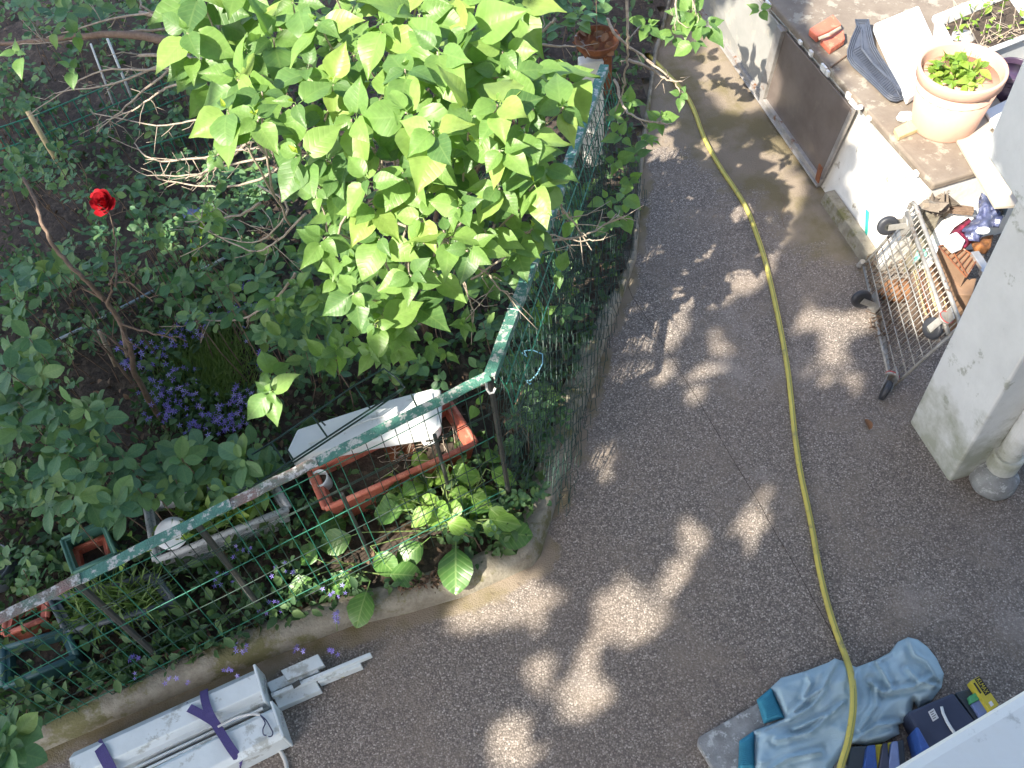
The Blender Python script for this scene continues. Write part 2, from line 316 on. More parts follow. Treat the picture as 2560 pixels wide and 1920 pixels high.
BER = [leaf_mesh('leaf', G_ber, prof=((0, .03), (.1, .25), (.3, .4), (.55, .43), (.8, .3), (.95, .12), (1, .02)), fold=.15, droop=.3, wave=.05, pet=.4, seed=90+i) for i in range(3)]
HERB = [leaf_mesh('leaf', G_herb, prof=((0, .02), (.15, .2), (.4, .3), (.7, .2), (1, .01)), fold=.3, droop=.3, seed=100+i, cols=(-1, 0, 1)) for i in range(3)]
def frame(p, d, n, L):                           # place a leaf: base p, pointing along d, upper side n
    y = Vec(d).normalized(); z = Vec(n)-y*Vec(n).dot(y)
    z = z.normalized() if z.length > 1e-4 else y.orthogonal().normalized(); x = y.cross(z)
    return Matrix(((x.x*L, y.x*L, z.x*L, p.x), (x.y*L, y.y*L, z.y*L, p.y), (x.z*L, y.z*L, z.z*L, p.z), (0, 0, 0, 1)))
def rv(s=1.): return Vec((rnd.gauss(0, s), rnd.gauss(0, s), rnd.gauss(0, s)))
def rosette(p, axis, pairs, Lf, bias=Vec((0, 0, 0)), el=.35, gap=.02):
    """leaf matrices of one shoot: opposite pairs, turning a quarter each time"""
    axis = axis.normalized(); h = axis.orthogonal().normalized(); h.rotate(Quaternion(axis, rnd.random()*6.28)); out = []
    for k in range(pairs):
        h2 = h.copy(); h2.rotate(Quaternion(axis, k*1.57+rnd.gauss(0, .25)))
        e = el+ .32*(pairs-1-k)/max(1, pairs) * -1 + .3
        for s in (1, -1):
            d = h2*s*math.cos(e)+axis*math.sin(e)+rv(.2)+bias
            n = axis*.9 - h2*s*.25 + rv(.22)
            sz = Lf*(1 if k < pairs-1 else .68)*rnd.uniform(.62, 1.16)
            out.append(frame(p+axis*gap*(k-pairs), d, n, sz))
    return out
def join_leaves(name, mats, geos, mat, parent):
    vs, fs, uvs = [], [], []; b = 0
    for M in mats:
        v, f, uv = rnd.choice(geos); A = np.array(M)
        vs.append(np.array(v) @ A[:3, :3].T + A[:3, 3]); fs += [tuple(i+b for i in q) for q in f]; uvs.append(uv); b += len(v)
    me = bpy.data.meshes.new(name); me.from_pydata(np.concatenate(vs).tolist(), [], fs); ul = me.uv_layers.new(name='UVMap')
    U = np.concatenate([np.array(u) for u in uvs]); li = np.empty(len(me.loops), np.int32); me.loops.foreach_get('vertex_index', li)
    ul.data.foreach_set('uv', U[li].astype(np.float32).ravel()); me.shade_smooth(); me.materials.append(mat)
    o = bpy.data.objects.new(name, me); COL.objects.link(o); par(o, parent); return stuff(o)
def inpoly(x, y, poly):
    c = False; j = len(poly)-1
    for i in range(len(poly)):
        xi, yi = poly[i][:2]; xj, yj = poly[j][:2]
        if (yi > y) != (yj > y) and x < (xj-xi)*(y-yi)/(yj-yi)+xi: c = not c
        j = i
    return c
def sizekey(M): p = M.translation; return -(M.col[1].xyz.length)/(p-CAMP).length

# ================================================================== SETTING
KERB_OUT = L((1520, -260), (1420, 120), (1392, 330), (1375, 560), (1302, 762), (1232, 985), (1168, 1200), (1150, 1222), (1090, 1250), (1000, 1290), (880, 1325), (760, 1352), (600, 1415), (440, 1478), (240, 1560), (60, 1638), (-260, 1780), (-900, 2020))
KN = len(KERB_OUT)
def offs(poly, d):                               # towards the garden
    out = []
    for i, p in enumerate(poly):
        a, b = poly[max(0, i-1)], poly[min(len(poly)-1, i+1)]; t = (b-a).normalized(); out.append(p+Vec((t.y, -t.x, 0))*d)
    return out
def resample(poly, step):
    out = []
    for a, b in zip(poly, poly[1:]):
        n = max(1, int((b-a).length/step)); out += [a.lerp(b, i/n) for i in range(n)]
    return out+[poly[-1]]
KO = resample(KERB_OUT, .04); KI = resample(offs(KERB_OUT, .13), .04)
KIpoly = [(p.x, p.y) for p in offs(KERB_OUT, .06)]+[(-14, 0), (-14, 16), (3, 16)]
mb = MB()
ks = resample(KERB_OUT, .05); kt = []
for i, p in enumerate(ks):
    t = (ks[min(i+1, len(ks)-1)]-ks[max(0, i-1)]).normalized(); g = Vec((t.y, -t.x, 0)); wv = nz(p, 9)*.012; kw = 1-.78*sm((p.y-2.7)/1.3); h = (.10*kw)+nz(p, 4, 3)*.014+nz(p, 23)*.004
    for d, z in ((-.004, -.03), (.004+wv*.5, h*.55), (.02+wv, h*.9), (.045+wv, h), (.095, h+.004), (.125+wv*2, h-.012), (.14+wv*2, .02)): mb.v.append((p.x+g.x*d*kw, p.y+g.y*d*kw, z+nz(p, 31, d*40)*.004))
for i in range(len(ks)-1):
    for k in range(6): a = i*7+k; mb.f.append((a, a+7, a+8, a+1))
struct(mb.build('kerb', M_kerb, smooth=True))
g = MB(); g.add([(-60, -60, -.03), (60, -60, -.03), (60, 60, -.03), (-60, 60, -.03)], [(0, 1, 2, 3)])
struct(g.build('ground', M_soil))
# path in two slabs, a real open joint between them
J = L((1300, 480), (1365, 640), (1460, 782), (1550, 935), (1640, 1090), (1712, 1215), (1785, 1345), (1830, 1425)); J = [J[0]+(J[0]-J[1]).normalized()*12]+J+[J[-1]+(J[-1]-J[-2]).normalized()*6]
J = resample(J, .12); JL, JR = [], []
for i, p in enumerate(J):
    t = (J[min(i+1, len(J)-1)]-J[max(0, i-1)]).normalized(); g_ = Vec((t.y, -t.x, 0)); k = nz(p, 14)*.005+nz(p, 3)*.008; JL.append(p+g_*(.0015+k)); JR.append(p-g_*(.0015-k))
WALLB = L((1560, 95), (1880, 560))
def path_half(edge, left):
    import bmesh
    bm = bmesh.new(); far = [Vec((-16, edge[-1].y, 0)), Vec((-16, edge[0].y, 0))] if left else [Vec((16, edge[-1].y, 0)), Vec((16, edge[0].y, 0))]
    if left == (edge is JL): pass
    pts = list(edge)+far; vs = [bm.verts.new(p) for p in pts]; bm.faces.new(vs)
    bmesh.ops.triangulate(bm, faces=bm.faces[:])
    for ax, lo, hi in ((0, -3.2, 3.2), (1, .2, 7.2)):
        c = lo
        while c < hi:
            co = Vec((c, 0, 0)) if ax == 0 else Vec((0, c, 0)); no = Vec((1, 0, 0)) if ax == 0 else Vec((0, 1, 0))
            bmesh.ops.bisect_plane(bm, geom=bm.verts[:]+bm.edges[:]+bm.faces[:], plane_co=co, plane_no=no); c += .12
    me = bpy.data.meshes.new('path'); bmesh.ops.recalc_face_normals(bm, faces=bm.faces); bm.to_mesh(me); bm.free()
    at = me.attributes.new('near_edge', 'FLOAT', 'POINT'); A = np.array([(p.x, p.y) for p in KO]); wa, wb = WALLB
    for v in me.vertices:
        d = np.min(np.hypot(A[:, 0]-v.co.x, A[:, 1]-v.co.y)); tt = (wb-wa).normalized(); dw = abs((v.co-wa).cross(tt).z)
        at.data[v.index].value = max(.95-d/(.17 if v.co.y < 2 else .12), (.85-dw/1.05)*sm((v.co.y-3.0)/.8)+.45*sm((v.co.y-3.9)/1.3), 0)
    me.materials.append(M_path); o = bpy.data.objects.new('path', me); COL.objects.link(o); struct(o); return o
path_half(JL, JL[8].x < JR[8].x); path_half(JR, JR[8].x < JL[8].x)
# garden soil
mb = MB(); st = .07; nx, ny = 120, 105; x0, y0 = -6.6, .9; idx = {}
for j in range(ny):
    for i in range(nx):
        x, y = x0+i*st, y0+j*st; p = (x, y, 0); idx[i, j] = len(mb.v)
        mb.v.append((x, y, .05+nz(p, 1.3)*.03+nz(p, 6)*.018+nz(p, 22)*.012))
for j in range(ny-1):
    for i in range(nx-1):
        if inpoly(x0+i*st+.035, y0+j*st+.035, KIpoly): mb.f.append((idx[i, j], idx[i+1, j], idx[i+1, j+1], idx[i, j+1]))
struct(mb.build('garden_soil', M_soil, smooth=True))

# ------------------------------------------------------------------ buildings at the right
D1 = (P(1500, 1595)-P(1650, 1510)).normalized()*-1          # runs along the house front
N1 = Vec((-D1.y, D1.x, 0))
house = thing('house', 'white house front whose pale balcony ledge cuts across the bottom right corner', 'house', (0, -.9, 0))
e0 = P(1930, 1659, 3.0); ed = (P(2212, 1490, 3.0)-e0).normalized(); en = Vec((-ed.y, ed.x, 0)); en = -en if en.y < 0 else en
hw0 = Vec((-.95, -.62, 0))-en*.7-ed*.45; hl = 8
mb = MB(); c = hw0+ed*hl/2-en*.15; mb.box((c.x, c.y, 4.2), ed*hl/2, en*.15, (0, 0, 4.2)); mb.build('wall', M_plaster, house)
mb = MB(); c = hw0+ed*hl/2-en*2; mb.box((c.x, c.y, 8.5), ed*(hl/2+.1), en*2.15, (0, 0, .1)); mb.build('roof', M_terra, house)
mb = MB(); c = e0+ed*1.6-en*.68; mb.box((c.x, c.y, 2.91), ed*2.2, en*.68, (0, 0, .09)); mb.build('balcony_ledge', M_ledge, house, bevel=.012)
# pillar and wall above it
A, B = P(1965, 910), P(2050, 1040); pd = (B-A).normalized(); pn = Vec((-pd.y, pd.x, 0)); pn = -pn if pn.x < 0 else pn
pil = thing('porch_pillar', 'broad white plastered pillar with green grime at its foot, beside the wire trolley', 'pillar', (A+B)/2)
def prism(base, z0, z1):
    m = MB(); n = len(base); m.add([(p.x, p.y, z0) for p in base]+[(p.x, p.y, z1) for p in base], [tuple(range(n))[::-1], tuple(range(n, 2*n))]+[(i, (i+1) % n, (i+1) % n+n, i+n) for i in range(n)]); return m
prism([A, B, B+pn*.4, A+pn*.4], -.02, 1.5).build('shaft', M_pillar, pil, bevel=.012)
U0, U1 = P(2127, 328, 1.5), P(2195, 430, 1.5); ud = (U1-U0).normalized(); U2 = U1+ud*1.2
prism([U0-pn*.004, U2-pn*.004, U2+pn*.5, U0+pn*.5], 1.501, 3.4).build('upper_wall', M_pillar, pil, bevel=.01)
# grime is a low skirt of old render, proud of the shaft
# drain pipe
pb = P(2168, 1000, .14); pb.z = 0
pipe = thing('drain_pipe', 'pale round drain pipe with a chipped collar standing right of the pillar', 'pipe', pb)
mb = MB(); mb.lathe((pb.x, pb.y, .17), [(.052, 0), (.052, 2.4)], 28); mb.build('pipe', M_pillar, pipe, smooth=False)
mb = MB(); mb.lathe((pb.x, pb.y, .1), [(.06, 0), (.07, .02), (.07, .11), (.066, .125), (.056, .125)], 28); mb.build('collar', M_pillar, pipe)
mb = MB(); mb.lathe((pb.x-.015, pb.y-.02, 0), [(.1, -.01), (.105, .03), (.095, .075), (.07, .11)], 20)
mb.v = [(x+nz((x, y, z), 20)*.012, y+nz((x, y, z), 20, 5)*.012, z) for x, y, z in mb.v]; mb.build('mortar_foot', M_slabm, pipe, smooth=True)
# low garden wall with glazed panels and terrace top
TZ = .65
wall = thing('terrace_wall', 'low sunlit white wall of the raised terrace, dirty glass panels at its far end', 'wall', P(1775, 400))
wa, wb = WALLB; wt = (wa-wb).normalized(); wo = Vec((wt.y, -wt.x, 0)); wo = -wo if wo.x < 0 else wo
end = wb+(wb-wa).normalized()*.22; far = wa+wt*5
def wpt(p, z): return Vec((p.x, p.y, z))
c0 = P(2016, 399, TZ); cm = P(1830, 190, TZ); ct = (cm-c0).normalized(); cfar = cm+ct*5; co_ = Vec((ct.y, -ct.x, 0)); co_ = -co_ if co_.x < 0 else co_
rear = P(2105, 372, TZ); rt_ = (rear-c0).normalized()
def prism2(bot, top, z0, z1):
    m = MB(); n = len(bot); m.add([(p.x, p.y, z0) for p in bot]+[(p.x, p.y, z1) for p in top], [tuple(range(n))[::-1], tuple(range(n, 2*n))]+[(i, (i+1) % n, (i+1) % n+n, i+n) for i in range(n)]); return m
bend = wb+(wb-wa).normalized()*.1; cap_p = [cfar, c0, c0+rt_*1.6, cfar+co_*2.2]
prism2([far, bend, bend+rt_*1.6, far+wo*1.8], [cfar+co_*.012, c0+co_*.012+ct*.012, c0+rt_*1.6+ct*.012, cfar+co_*2.1], -.02, TZ-.05).build('body', M_wallwhite, wall)
prism(cap_p, TZ-.048, TZ).build('coping', M_terrace, wall, bevel=.012)
# broken edge of old coping along the front, flaking plaster
mb = MB()
for i in range(46):
    p = c0+ct*(i*.055+rnd.uniform(0, .02)); q = p-co_*(.006+rnd.random()*.006)
    if rnd.random() < (.45 if .9 < i*.055 < 1.5 else .2): mb.box((q.x, q.y, TZ-.02-rnd.random()*.02), ct*rnd.uniform(.012, .03), wo*.007, Vec((0, 0, rnd.uniform(.008, .02))))
stuff(mb.build('flaking_plaster', M_wallwhite, wall))
def on_wall(u, v, off=0.):                       # foot of the wall face under a measured base point
    p = P(u, v); k = (p-wa).dot(-wt); q = wa-wt*k; return q-wo*off
g1, g2, g3 = on_wall(1775, 398), on_wall(1651, 228), on_wall(1545, 75)
def proj(p):                                      # the same place along the wall, on its top edge
    k = (p-wb).dot(wt); q = c0+ct*(k+.1); n = (p-q).dot(co_); return q+co_*.012
def panel(a, b, z0, z1, off, th, mat, name):
    mb = MB(); f = lambda p, z, o: (lambda q: Vec((q.x, q.y, z)))(p+(proj(p)-p)*(z/TZ)-wo*o)
    mb.add([f(p, z, o) for o in (off+th, off-th) for z in (z0, z1) for p in (a, b)], [(0, 1, 3, 2), (4, 6, 7, 5), (0, 4, 5, 1), (2, 3, 7, 6), (0, 2, 6, 4), (1, 5, 7, 3)]); return mb.build(name, mat, wall, bevel=.003)
panel(g1, g2, .07, TZ-.07, .008, .006, M_pane, 'glass_panel')
panel(g2+wt*.05, g3+wt*1.4, .07, TZ-.07, .008, .006, M_pane2, 'glass_panel')
panel(g1-wt*.03, g3+wt*1.4, .012, .075, .02, .016, M_frame, 'bottom_rail')
panel(g1-wt*.03, g3+wt*1.4, .03, .04, .041, .008, M_frame, 'rail_track')
panel(g2-wt*.02, g2+wt*.055, .08, TZ-.06, .022, .018, M_frame, 'mullion')
panel(g1-wt*.03, g1+wt*.0, .08, TZ-.06, .012, .01, M_frame, 'mullion')
sk0, sk1 = on_wall(1800, 430), on_wall(1885, 566)
panel(sk1, sk0, -.01, .085, .03, .03, M_kerb, 'skirting')
mb = MB(); q = on_wall(1858, 520, -.02); mb.box((q.x, q.y, .14), wt*.012, wo*.003, Vec((0, 0, .07))+wt*.03); mb.build('paint_streak', M_turq, wall)
mb = MB(); q = g1-wt*.022-wo*.036; mb.box((q.x, q.y, .12), wt*.02, wo*.004, (0, 0, .06)); mb.build('rusty_bracket', M_rust, wall)

# concrete slab bottom right
q = L((1500, 1597, .03), (1652, 1510, .03)); sx_ = (q[1]-q[0]).normalized(); sn = P(1540, 1660, .03)-q[0]; sn = sn-sx_*sn.dot(sx_); sn.normalize()
top = [q[0]+sn*.02+sx_*0, q[0]+sx_*.02, q[0]+sx_*.48, q[0]+sx_*.48+sn*.55, q[0]+sn*.55]
slab = prism(top, -.01, .03).build('concrete_slab', M_slabm, bevel=.006)
tag(slab, 'worn pale concrete slab lying under the blue work trousers', 'slab')
# ================================================================== FENCE
CR = P(1056, 812, 1.15); LF = P(-10, 1340, .95); FR = P(1268, 240, .98); FR2 = FR+(FR-CR)*.25; LF2 = LF+(LF-CR)*.35
fen = thing('garden_fence', 'garden fence of green wire mesh under a flaking green top rail', 'fence', (CR.x, CR.y, 0))
UP = Vec((0, 0, 1))
def rail(a, b, mat, n=18, wd=.046, name='top_rail'):
    sd = (b-a).cross(UP).normalized(); mb = MB(); pts = [a.lerp(b, i/n)+Vec((nz((i, 0, 0), .7)*.006, nz((i, 5, 0), .7)*.006, nz((i, 9, 0), .6)*.008)) for i in range(n+1)]
    b_ = len(mb.v)
    for p in pts:
        for du, dz in ((-wd/2, 0), (wd/2, 0), (wd/2, -.045), (wd/2-.005, -.045), (wd/2-.005, -.006), (-wd/2, -.006)): mb.v.append(tuple(p+sd*du+UP*dz))
    for i in range(n):
        for k in range(6): k2 = (k+1) % 6; mb.f.append((b_+i*6+k, b_+i*6+k2, b_+i*6+6+k2, b_+i*6+6+k))
    mb.f.append(tuple(range(b_+5, b_-1, -1))); mb.f.append(tuple(b_+n*6+k for k in range(6)))
    return mb.build(name, mat, fen)
RB = [CR.lerp(LF2, t) for t in (.0, .27, .40, .62, .78, 1.)]
for i in range(5): rail(RB[i], RB[i+1], (M_peel, M_peelred, M_peel, M_peelred, M_peel)[i], 8).name = 'top_rail'
RA = [CR.lerp(FR2, t) for t in (0, .34, .62, 1.)]
for i in range(3): rail(RA[i], RA[i+1], (M_peel, M_peel, M_peel)[i], 8)
# posts
def post(p, h, r=.014, mat=M_rustpost, lean=Vec((0, 0, 0))):
    mb = MB(); mb.tube([Vec((p.x, p.y, 0)), Vec((p.x, p.y, h*.5))+lean*.3, Vec((p.x, p.y, h))+lean], r, r, 6); return mb.build('post', mat, fen)
def foot(p): return Vec((p.x, p.y, 0))
post(CR+Vec((.0, .03, 0)), 1.08, .013)
for t in (.62, .86): q = CR.lerp(LF, t); post(q+Vec((0, .03, 0)), q.z-.06)
for t in (.5, .95): q = CR.lerp(FR, t); post(q-Vec((.02, 0, 0)), q.z-.04)
for u, v, z in ((940, 945, .62), (740, 1072, .62)): p = P(u, v, z); post(p, z+.02, .010)
# welded mesh, segment B: every wire a piece
nB = 46; len_b = (LF2-CR).length; dB = (LF2-CR)
def wireline(a, b, r, name, mat, n=6, amp=.006):
    mb = MB(); k = rnd.random()*50; mb.tube([a.lerp(b, i/n)+Vec((nz((i, k, 0), .8), nz((i, k, 4), .8), nz((i, k, 8), .8)))*amp for i in range(n+1)], r, r, 5); return mb.build(name, mat, fen)
outB = (dB.cross(UP)).normalized(); outB = outB if outB.y < 0 else -outB
def fb(t, h):                                     # point on the mesh: t along, h height
    q = CR+dB*t; return Vec((q.x, q.y, h))+outB*(.02+.035*math.sin(min(1, h)*3)*sm(.9-h))
for i in range(1, nB):
    t = (i+rnd.uniform(-.1, .1))/nB; q = CR+dB*t; hb = .1+rnd.uniform(-.01, .02)
    pts = [fb(t, h) for h in np.linspace(q.z-.01, hb, 6)]
    mb = MB(); mb.tube(pts, .0019, .0019, 5); mb.build('upright_wire', M_wire if rnd.random() < .35 else M_darkwire, fen)  # bright colour stands in for sunlit wires, dark for those in shade
for h in (.0, .16, .175, .33, .48, .63, .76, .80):
    mb = MB(); mb.tube([fb(t, (CR+dB*t).z-.05-h*(1.0 if h < .7 else 1.0))+Vec((0, 0, nz((t*9, h*30, 0))*.012)) for t in np.linspace(0.01, 1, 24)], .0022, .0022, 5); mb.build('level_wire', M_wire if h in (0., .33, .76) else M_darkwire, fen)  # lit and shaded wires told apart by colour here too
# chain link on segment A, two layers
dA = FR2-CR; outA = dA.cross(UP).normalized(); outA = outA if outA.x > 0 else -outA
def chain(d, n0, cell, off, drop, jit, r, mat, bot=.11, t1=1.0, k0=0, bulge=0):
    ln = d.length*t1; m = int(ln/cell); mb = MB(); dd = d.normalized()
    for i in range(m):
        pts = []; zt = (CR+dd*(i*cell)).z-drop; rows = int((zt-bot)/(cell*.85))
        for j in range(rows+1):
            f = j/max(1, rows); s_ = i*cell+(cell if (j+i) % 2 else 0); q = CR+dd*s_; z = zt+(bot-zt)*f
            p = Vec((q.x, q.y, z))+outA*(off[0]+(off[1]-off[0])*f+bulge*math.sin(f*3.1)); pts.append(p+rv(jit)+Vec((nz(p, 5), nz(p, 5, 3), nz(p, 5, 7)))*jit*3)
        mb.tube(pts, r, r, 4, cap=False)
    o = mb.build('chain_link_netting', mat, fen, fix=False); stuff(o); return o
chain(dA, 0, .052, (.02, .235), .06, .002, .0022, M_darkwire, bulge=.03)
chain(dA, 0, .047, (.06, .28), .3, .006, .0017, M_darkwire, bot=.06, bulge=.02)
chain(dA, 0, .042, (-.02, .0), .2, .01, .0016, M_darkwire, t1=.95, bulge=.03)
chain(dA, 0, .045, (.03, .05), .25, .008, .0016, M_darkwire, t1=.9, bulge=.05)
chain(dA, 0, .062, (-.06, -.02), .12, .008, .0014, M_darkwire, t1=.8, bulge=.03)
for h, o_ in ((.10, .05), (.22, .075)):
    mb = MB(); mb.tube([CR.lerp(FR2, t)+outA*o_-UP*(h+nz((t*5, h, 1))*.015) for t in np.linspace(0.02, 1, 20)], .0032, .0032, 5); mb.build('level_wire', M_wire, fen)
for i in range(44):
    t = (i+.5)/44; q = CR.lerp(FR2, t); mb = MB(); mb.tube([q+outA*.03-UP*.02, q+outA*.06-UP*.12, q+outA*.08-UP*.24+dA.normalized()*rnd.uniform(-.03, .03)], .0018, .0018, 4); mb.build('upright_wire', M_wire, fen)
mb = MB(); mb.tube(L((1050, 826, 1.09), (1052, 842, 1.08), (1058, 850, 1.08), (1066, 848, 1.08), (1070, 838, 1.09)), .005, .005, 6); mb.build('hook', M_whitemet, fen)
for t in (.20, .36, .52): q = CR.lerp(FR, t); mb = MB(); sd = outA*.028; mb.tube([q-sd+UP*.003, q+UP*.005, q+sd+UP*.002, q+sd-UP*.05], .002, .002, 4); mb.build('wire_tie', M_whitemet, fen)
mb = MB(); mb.tube(L((1128, 762, .85), (1138, 770, .86), (1132, 758, .87), (1150, 756, .86), (1172, 765, .82), (1172, 785, .8), (1160, 808, .76), (1146, 822, .72), (1137, 822, .7), (1143, 830, .68), (1148, 828, .68)), .003, .003, 6)
tag(mb.build('cord', M_cyan, smooth=True), 'pale blue cord knotted loosely round the netting just past the fence corner', 'cord')
# white gate post with rusty pot on top
gp = P(1292, 352, .05); gp.z = 0
gt = thing('gate_post', 'white painted post with rust stains beyond the far end of the netting', 'post', gp)
mb = MB(); mb.box((gp.x-.04, gp.y, .4), (.07, .0, 0), (0, .04, 0), (0, 0, .42)); mb.build('shaft', M_whitemet, gt, bevel=.008)
mb = MB(); mb.box((gp.x+.056, gp.y+.012, .7), (.025, .0, 0), (0, .03, 0), (0, 0, .13)); mb.build('iron_flange', M_rust, gt, bevel=.004)
rp_ = thing('rusty_bowl', 'rusty bowl of dead leaves balanced on the white gate post', 'bowl', (gp.x, gp.y, .85))
mb = MB(); mb.lathe((gp.x, gp.y+.01, .853), [(.07, 0), (.12, .05), (.13, .09), (.12, .09), (.1, .05), (.05, .03)], 20); mb.build('bowl', M_rust, rp_)
for i in range(14):
    o = inst('dead_leaf', SHR[i % 5].copy() if i < 2 else bpy.data.meshes['deadleaf'] if 'deadleaf' in bpy.data.meshes else SHR[0].copy(), rp_, frame(Vec((gp.x+rnd.uniform(-.08, .08), gp.y+rnd.uniform(-.08, .08), .91+rnd.random()*.03)), rv(1), UP+rv(.5), .06))
    o.data.materials.clear(); o.data.materials.append(M_dead); o.data.name = 'deadleaf'

# ================================================================== ROUND THE TERRACE
def loft_pot(name, label, cat, c, r0, r1, h, mat, wall_t=.02, rim=.03, soil=True, tilt=None, group=None):
    t = thing(name, label, cat, c, group); mb = MB(); ax = tilt or Vec((0, 0, 1))
    mb.lathe(c, [(r0*.96, 0), (r0, .01), (r0+(r1-r0)*.82, h*.82)], 40, ax); mb.build('body', mat, t, smooth=True)
    mb = MB(); mb.lathe(c, [(r1*.965, h*.815), (r1*1.0, h*.83), (r1*1.015, h*.97), (r1*1.0, h), (r1*.95, h), (r1*.93, h*.97), (r1*.86, h*.6)], 40, ax, False); mb.build('rim', mat, t, smooth=True)
    if soil: mb = MB(); mb.lathe(c, [(.01, h*.66), (r1*.5, h*.665), (r1*.93, h*.655)], 24, ax); mb.build('soil', M_soil, t)
    return t
pc = P(2036, 268, TZ); rim = P(2051, 160, TZ+.36)
pot = loft_pot('flower_pot', 'large pale terracotta pot of bright green herbs on the terrace', 'flower pot', pc, .165, .215, .36, M_pot)
rr = (P(2140, 160, TZ+.36)-P(1962, 160, TZ+.36)).length/2
for i in range(210):
    a, q = rnd.random()*6.28, math.sqrt(rnd.random())*.115; p = pc+Vec((math.cos(a)*q-.035, math.sin(a)*q-.01, .25+rnd.random()*.17*(1-q*4)))
    if i < 210: inst('leaf', rnd.choice(HERB), pot, frame(p, rv(1)+UP*.3, UP+rv(.5), rnd.uniform(.035, .075)))
mb = MB()
for i in range(26): a = rnd.random()*6.28; b0 = pc+Vec((math.cos(a)*.05, math.sin(a)*.05, .235)); mb.tube([b0, b0+Vec((math.cos(a)*.05, math.sin(a)*.05, .08)), b0+Vec((math.cos(a)*.08, math.sin(a)*.08, .12))+rv(.01)], .002, .001, 4)
stuff(mb.build('stem', M_greenstem, pot))
# trough with seedlings, top right
tq = L((2020, 40, TZ+.2), (2075, 132, TZ+.2), (2260, 62, TZ+.2), (2190, -30, TZ+.2))
tr = thing('planter_trough', 'long white trough of dry seedlings behind the terracotta pot', 'planter', sum(tq, Vec())/4-UP*.2)
def trough(t, q, h, mat, wall_t=.02, rim_t=.012, soil=M_soil, sd=.05, tap=.88):
    c = sum(q, Vec())/4
    for i in range(4):
        a, b = q[i], q[(i+1) % 4]; ia, ib = a.lerp(c, wall_t/max(.05, (a-c).length)), b.lerp(c, wall_t/max(.05, (b-c).length))
        ta, tb = Vec((c.x+(a.x-c.x)*tap, c.y+(a.y-c.y)*tap, a.z-h)), Vec((c.x+(b.x-c.x)*tap, c.y+(b.y-c.y)*tap, b.z-h))
        ja, jb = ta.lerp(Vec((c.x, c.y, ta.z)), .08), tb.lerp(Vec((c.x, c.y, tb.z)), .08)
        m = MB(); m.add([a, b, ib, ia, ta, tb, jb, ja], [(0, 1, 2, 3), (4, 7, 6, 5), (0, 4, 5, 1), (3, 2, 6, 7), (0, 3, 7, 4), (1, 5, 6, 2)]); m.build('side', mat, t)
        e = (b-a).normalized(); n_ = Vec((e.y, -e.x, 0)); n_ = n_ if n_.dot(c-a) < 0 else -n_
        m = MB(); m.tube([a.lerp(b, -.004)+n_*.004, a.lerp(b, .5)+n_*.004, b.lerp(a, -.004)+n_*.004], rim_t, rim_t, 8); m.build('rim', mat, t, smooth=True)
    m = MB(); s_ = [Vec((c.x+(p.x-c.x)*.93, c.y+(p.y-c.y)*.93, p.z-sd)) for p in q]; m.quadbox(s_, .02); m.build('soil', soil, t)
trough(tr, tq, .19, M_whitepl, .03, .016)
def seed_leaves(t, q, n, sd, Ls, meshes, dens=1., hh=.08):
    for i in range(n):
        a, b = rnd.random(), rnd.random(); p = q[0].lerp(q[1], a).lerp(q[3].lerp(q[2], a), .12+.76*b); p = Vec((p.x, p.y, p.z-sd+rnd.random()*hh))
        inst('leaf', rnd.choice(meshes), t, frame(p, rv(1)+UP*.4, UP+rv(.6), rnd.uniform(*Ls)))
seed_leaves(tr, tq, 60, .05, (.025, .05), HERB)
mb = MB()
for i in range(40):
    a, b = rnd.random(), rnd.random(); p = tq[0].lerp(tq[1], a).lerp(tq[3].lerp(tq[2], a), .1+.8*b)-UP*.05; mb.tube([p, p+rv(.04)+UP*.05, p+rv(.08)+UP*.06], .003, .0015, 4)
stuff(mb.build('dry_stalk', M_twig, tr))
def blob(name, label, cat, c, r, mat, sx=(1, 1, 1), am=.15, n=14, s=6, group=None):
    mb = MB(); prof = [(max(.001, math.sin(math.pi*i/n))*r, -math.cos(math.pi*i/n)*r) for i in range(n+1)]; mb.lathe((0, 0, 0), prof, 18)
    mb.v = [tuple(Vec(c)+Vec((x*sx[0], y*sx[1], z*sx[2]))*(1+am*nz((x, y, z), s/r*.3))) for x, y, z in mb.v]; return tag(mb.build(name, mat, smooth=True), label, cat, group)
blob('round_stone', 'round grey stone lying between the trough and the terracotta pot', 'stone', P(2074, 95, TZ+.1), .085, M_stone, (1, 1, .9), .08)
loft_pot('purple_pot', 'dark purple plastic pot half hidden behind the terracotta pot', 'flower pot', P(2168, 205, TZ), .07, .1, .17, M_purplepl)
def block(name, label, cat, q, h, mat, bev=.004, group=None, taper=1.):
    m = MB(); m.quadbox(q, h, taper); return tag(m.build(name, mat, bevel=bev), label, cat, group)
block('wood_block', 'yellow wooden batten poking out from under the terracotta pot', 'wood', L((1932, 277, TZ+.03), (1975, 254, TZ+.03), (1990, 275, TZ+.03), (1942, 296, TZ+.03)), .028, M_wood)
blob('white_pebble', 'white pebble beside the yellow batten at the foot of the pot', 'stone', P(1955, 252, TZ+.03), .035, M_foam, (1.2, .9, .8), .3)
blob('white_chip', 'small white chip of plaster at the end of the black mat', 'plaster', P(1856, 232, TZ+.012), .018, M_foam, (1.4, .9, .7), .3)
block('cream_tile', 'cream tile lying flat right of the terracotta pot, nearer the pillar', 'tile', L((2085, 262, TZ+.02), (2150, 205, TZ+.02), (2185, 250, TZ+.02), (2120, 292, TZ+.02)), .018, M_beige)
block('white_tile', 'white tile behind the cream tile, under the purple pot', 'tile', L((2128, 238, TZ+.045), (2180, 212, TZ+.045), (2205, 250, TZ+.045), (2150, 275, TZ+.045)), .02, M_foam)
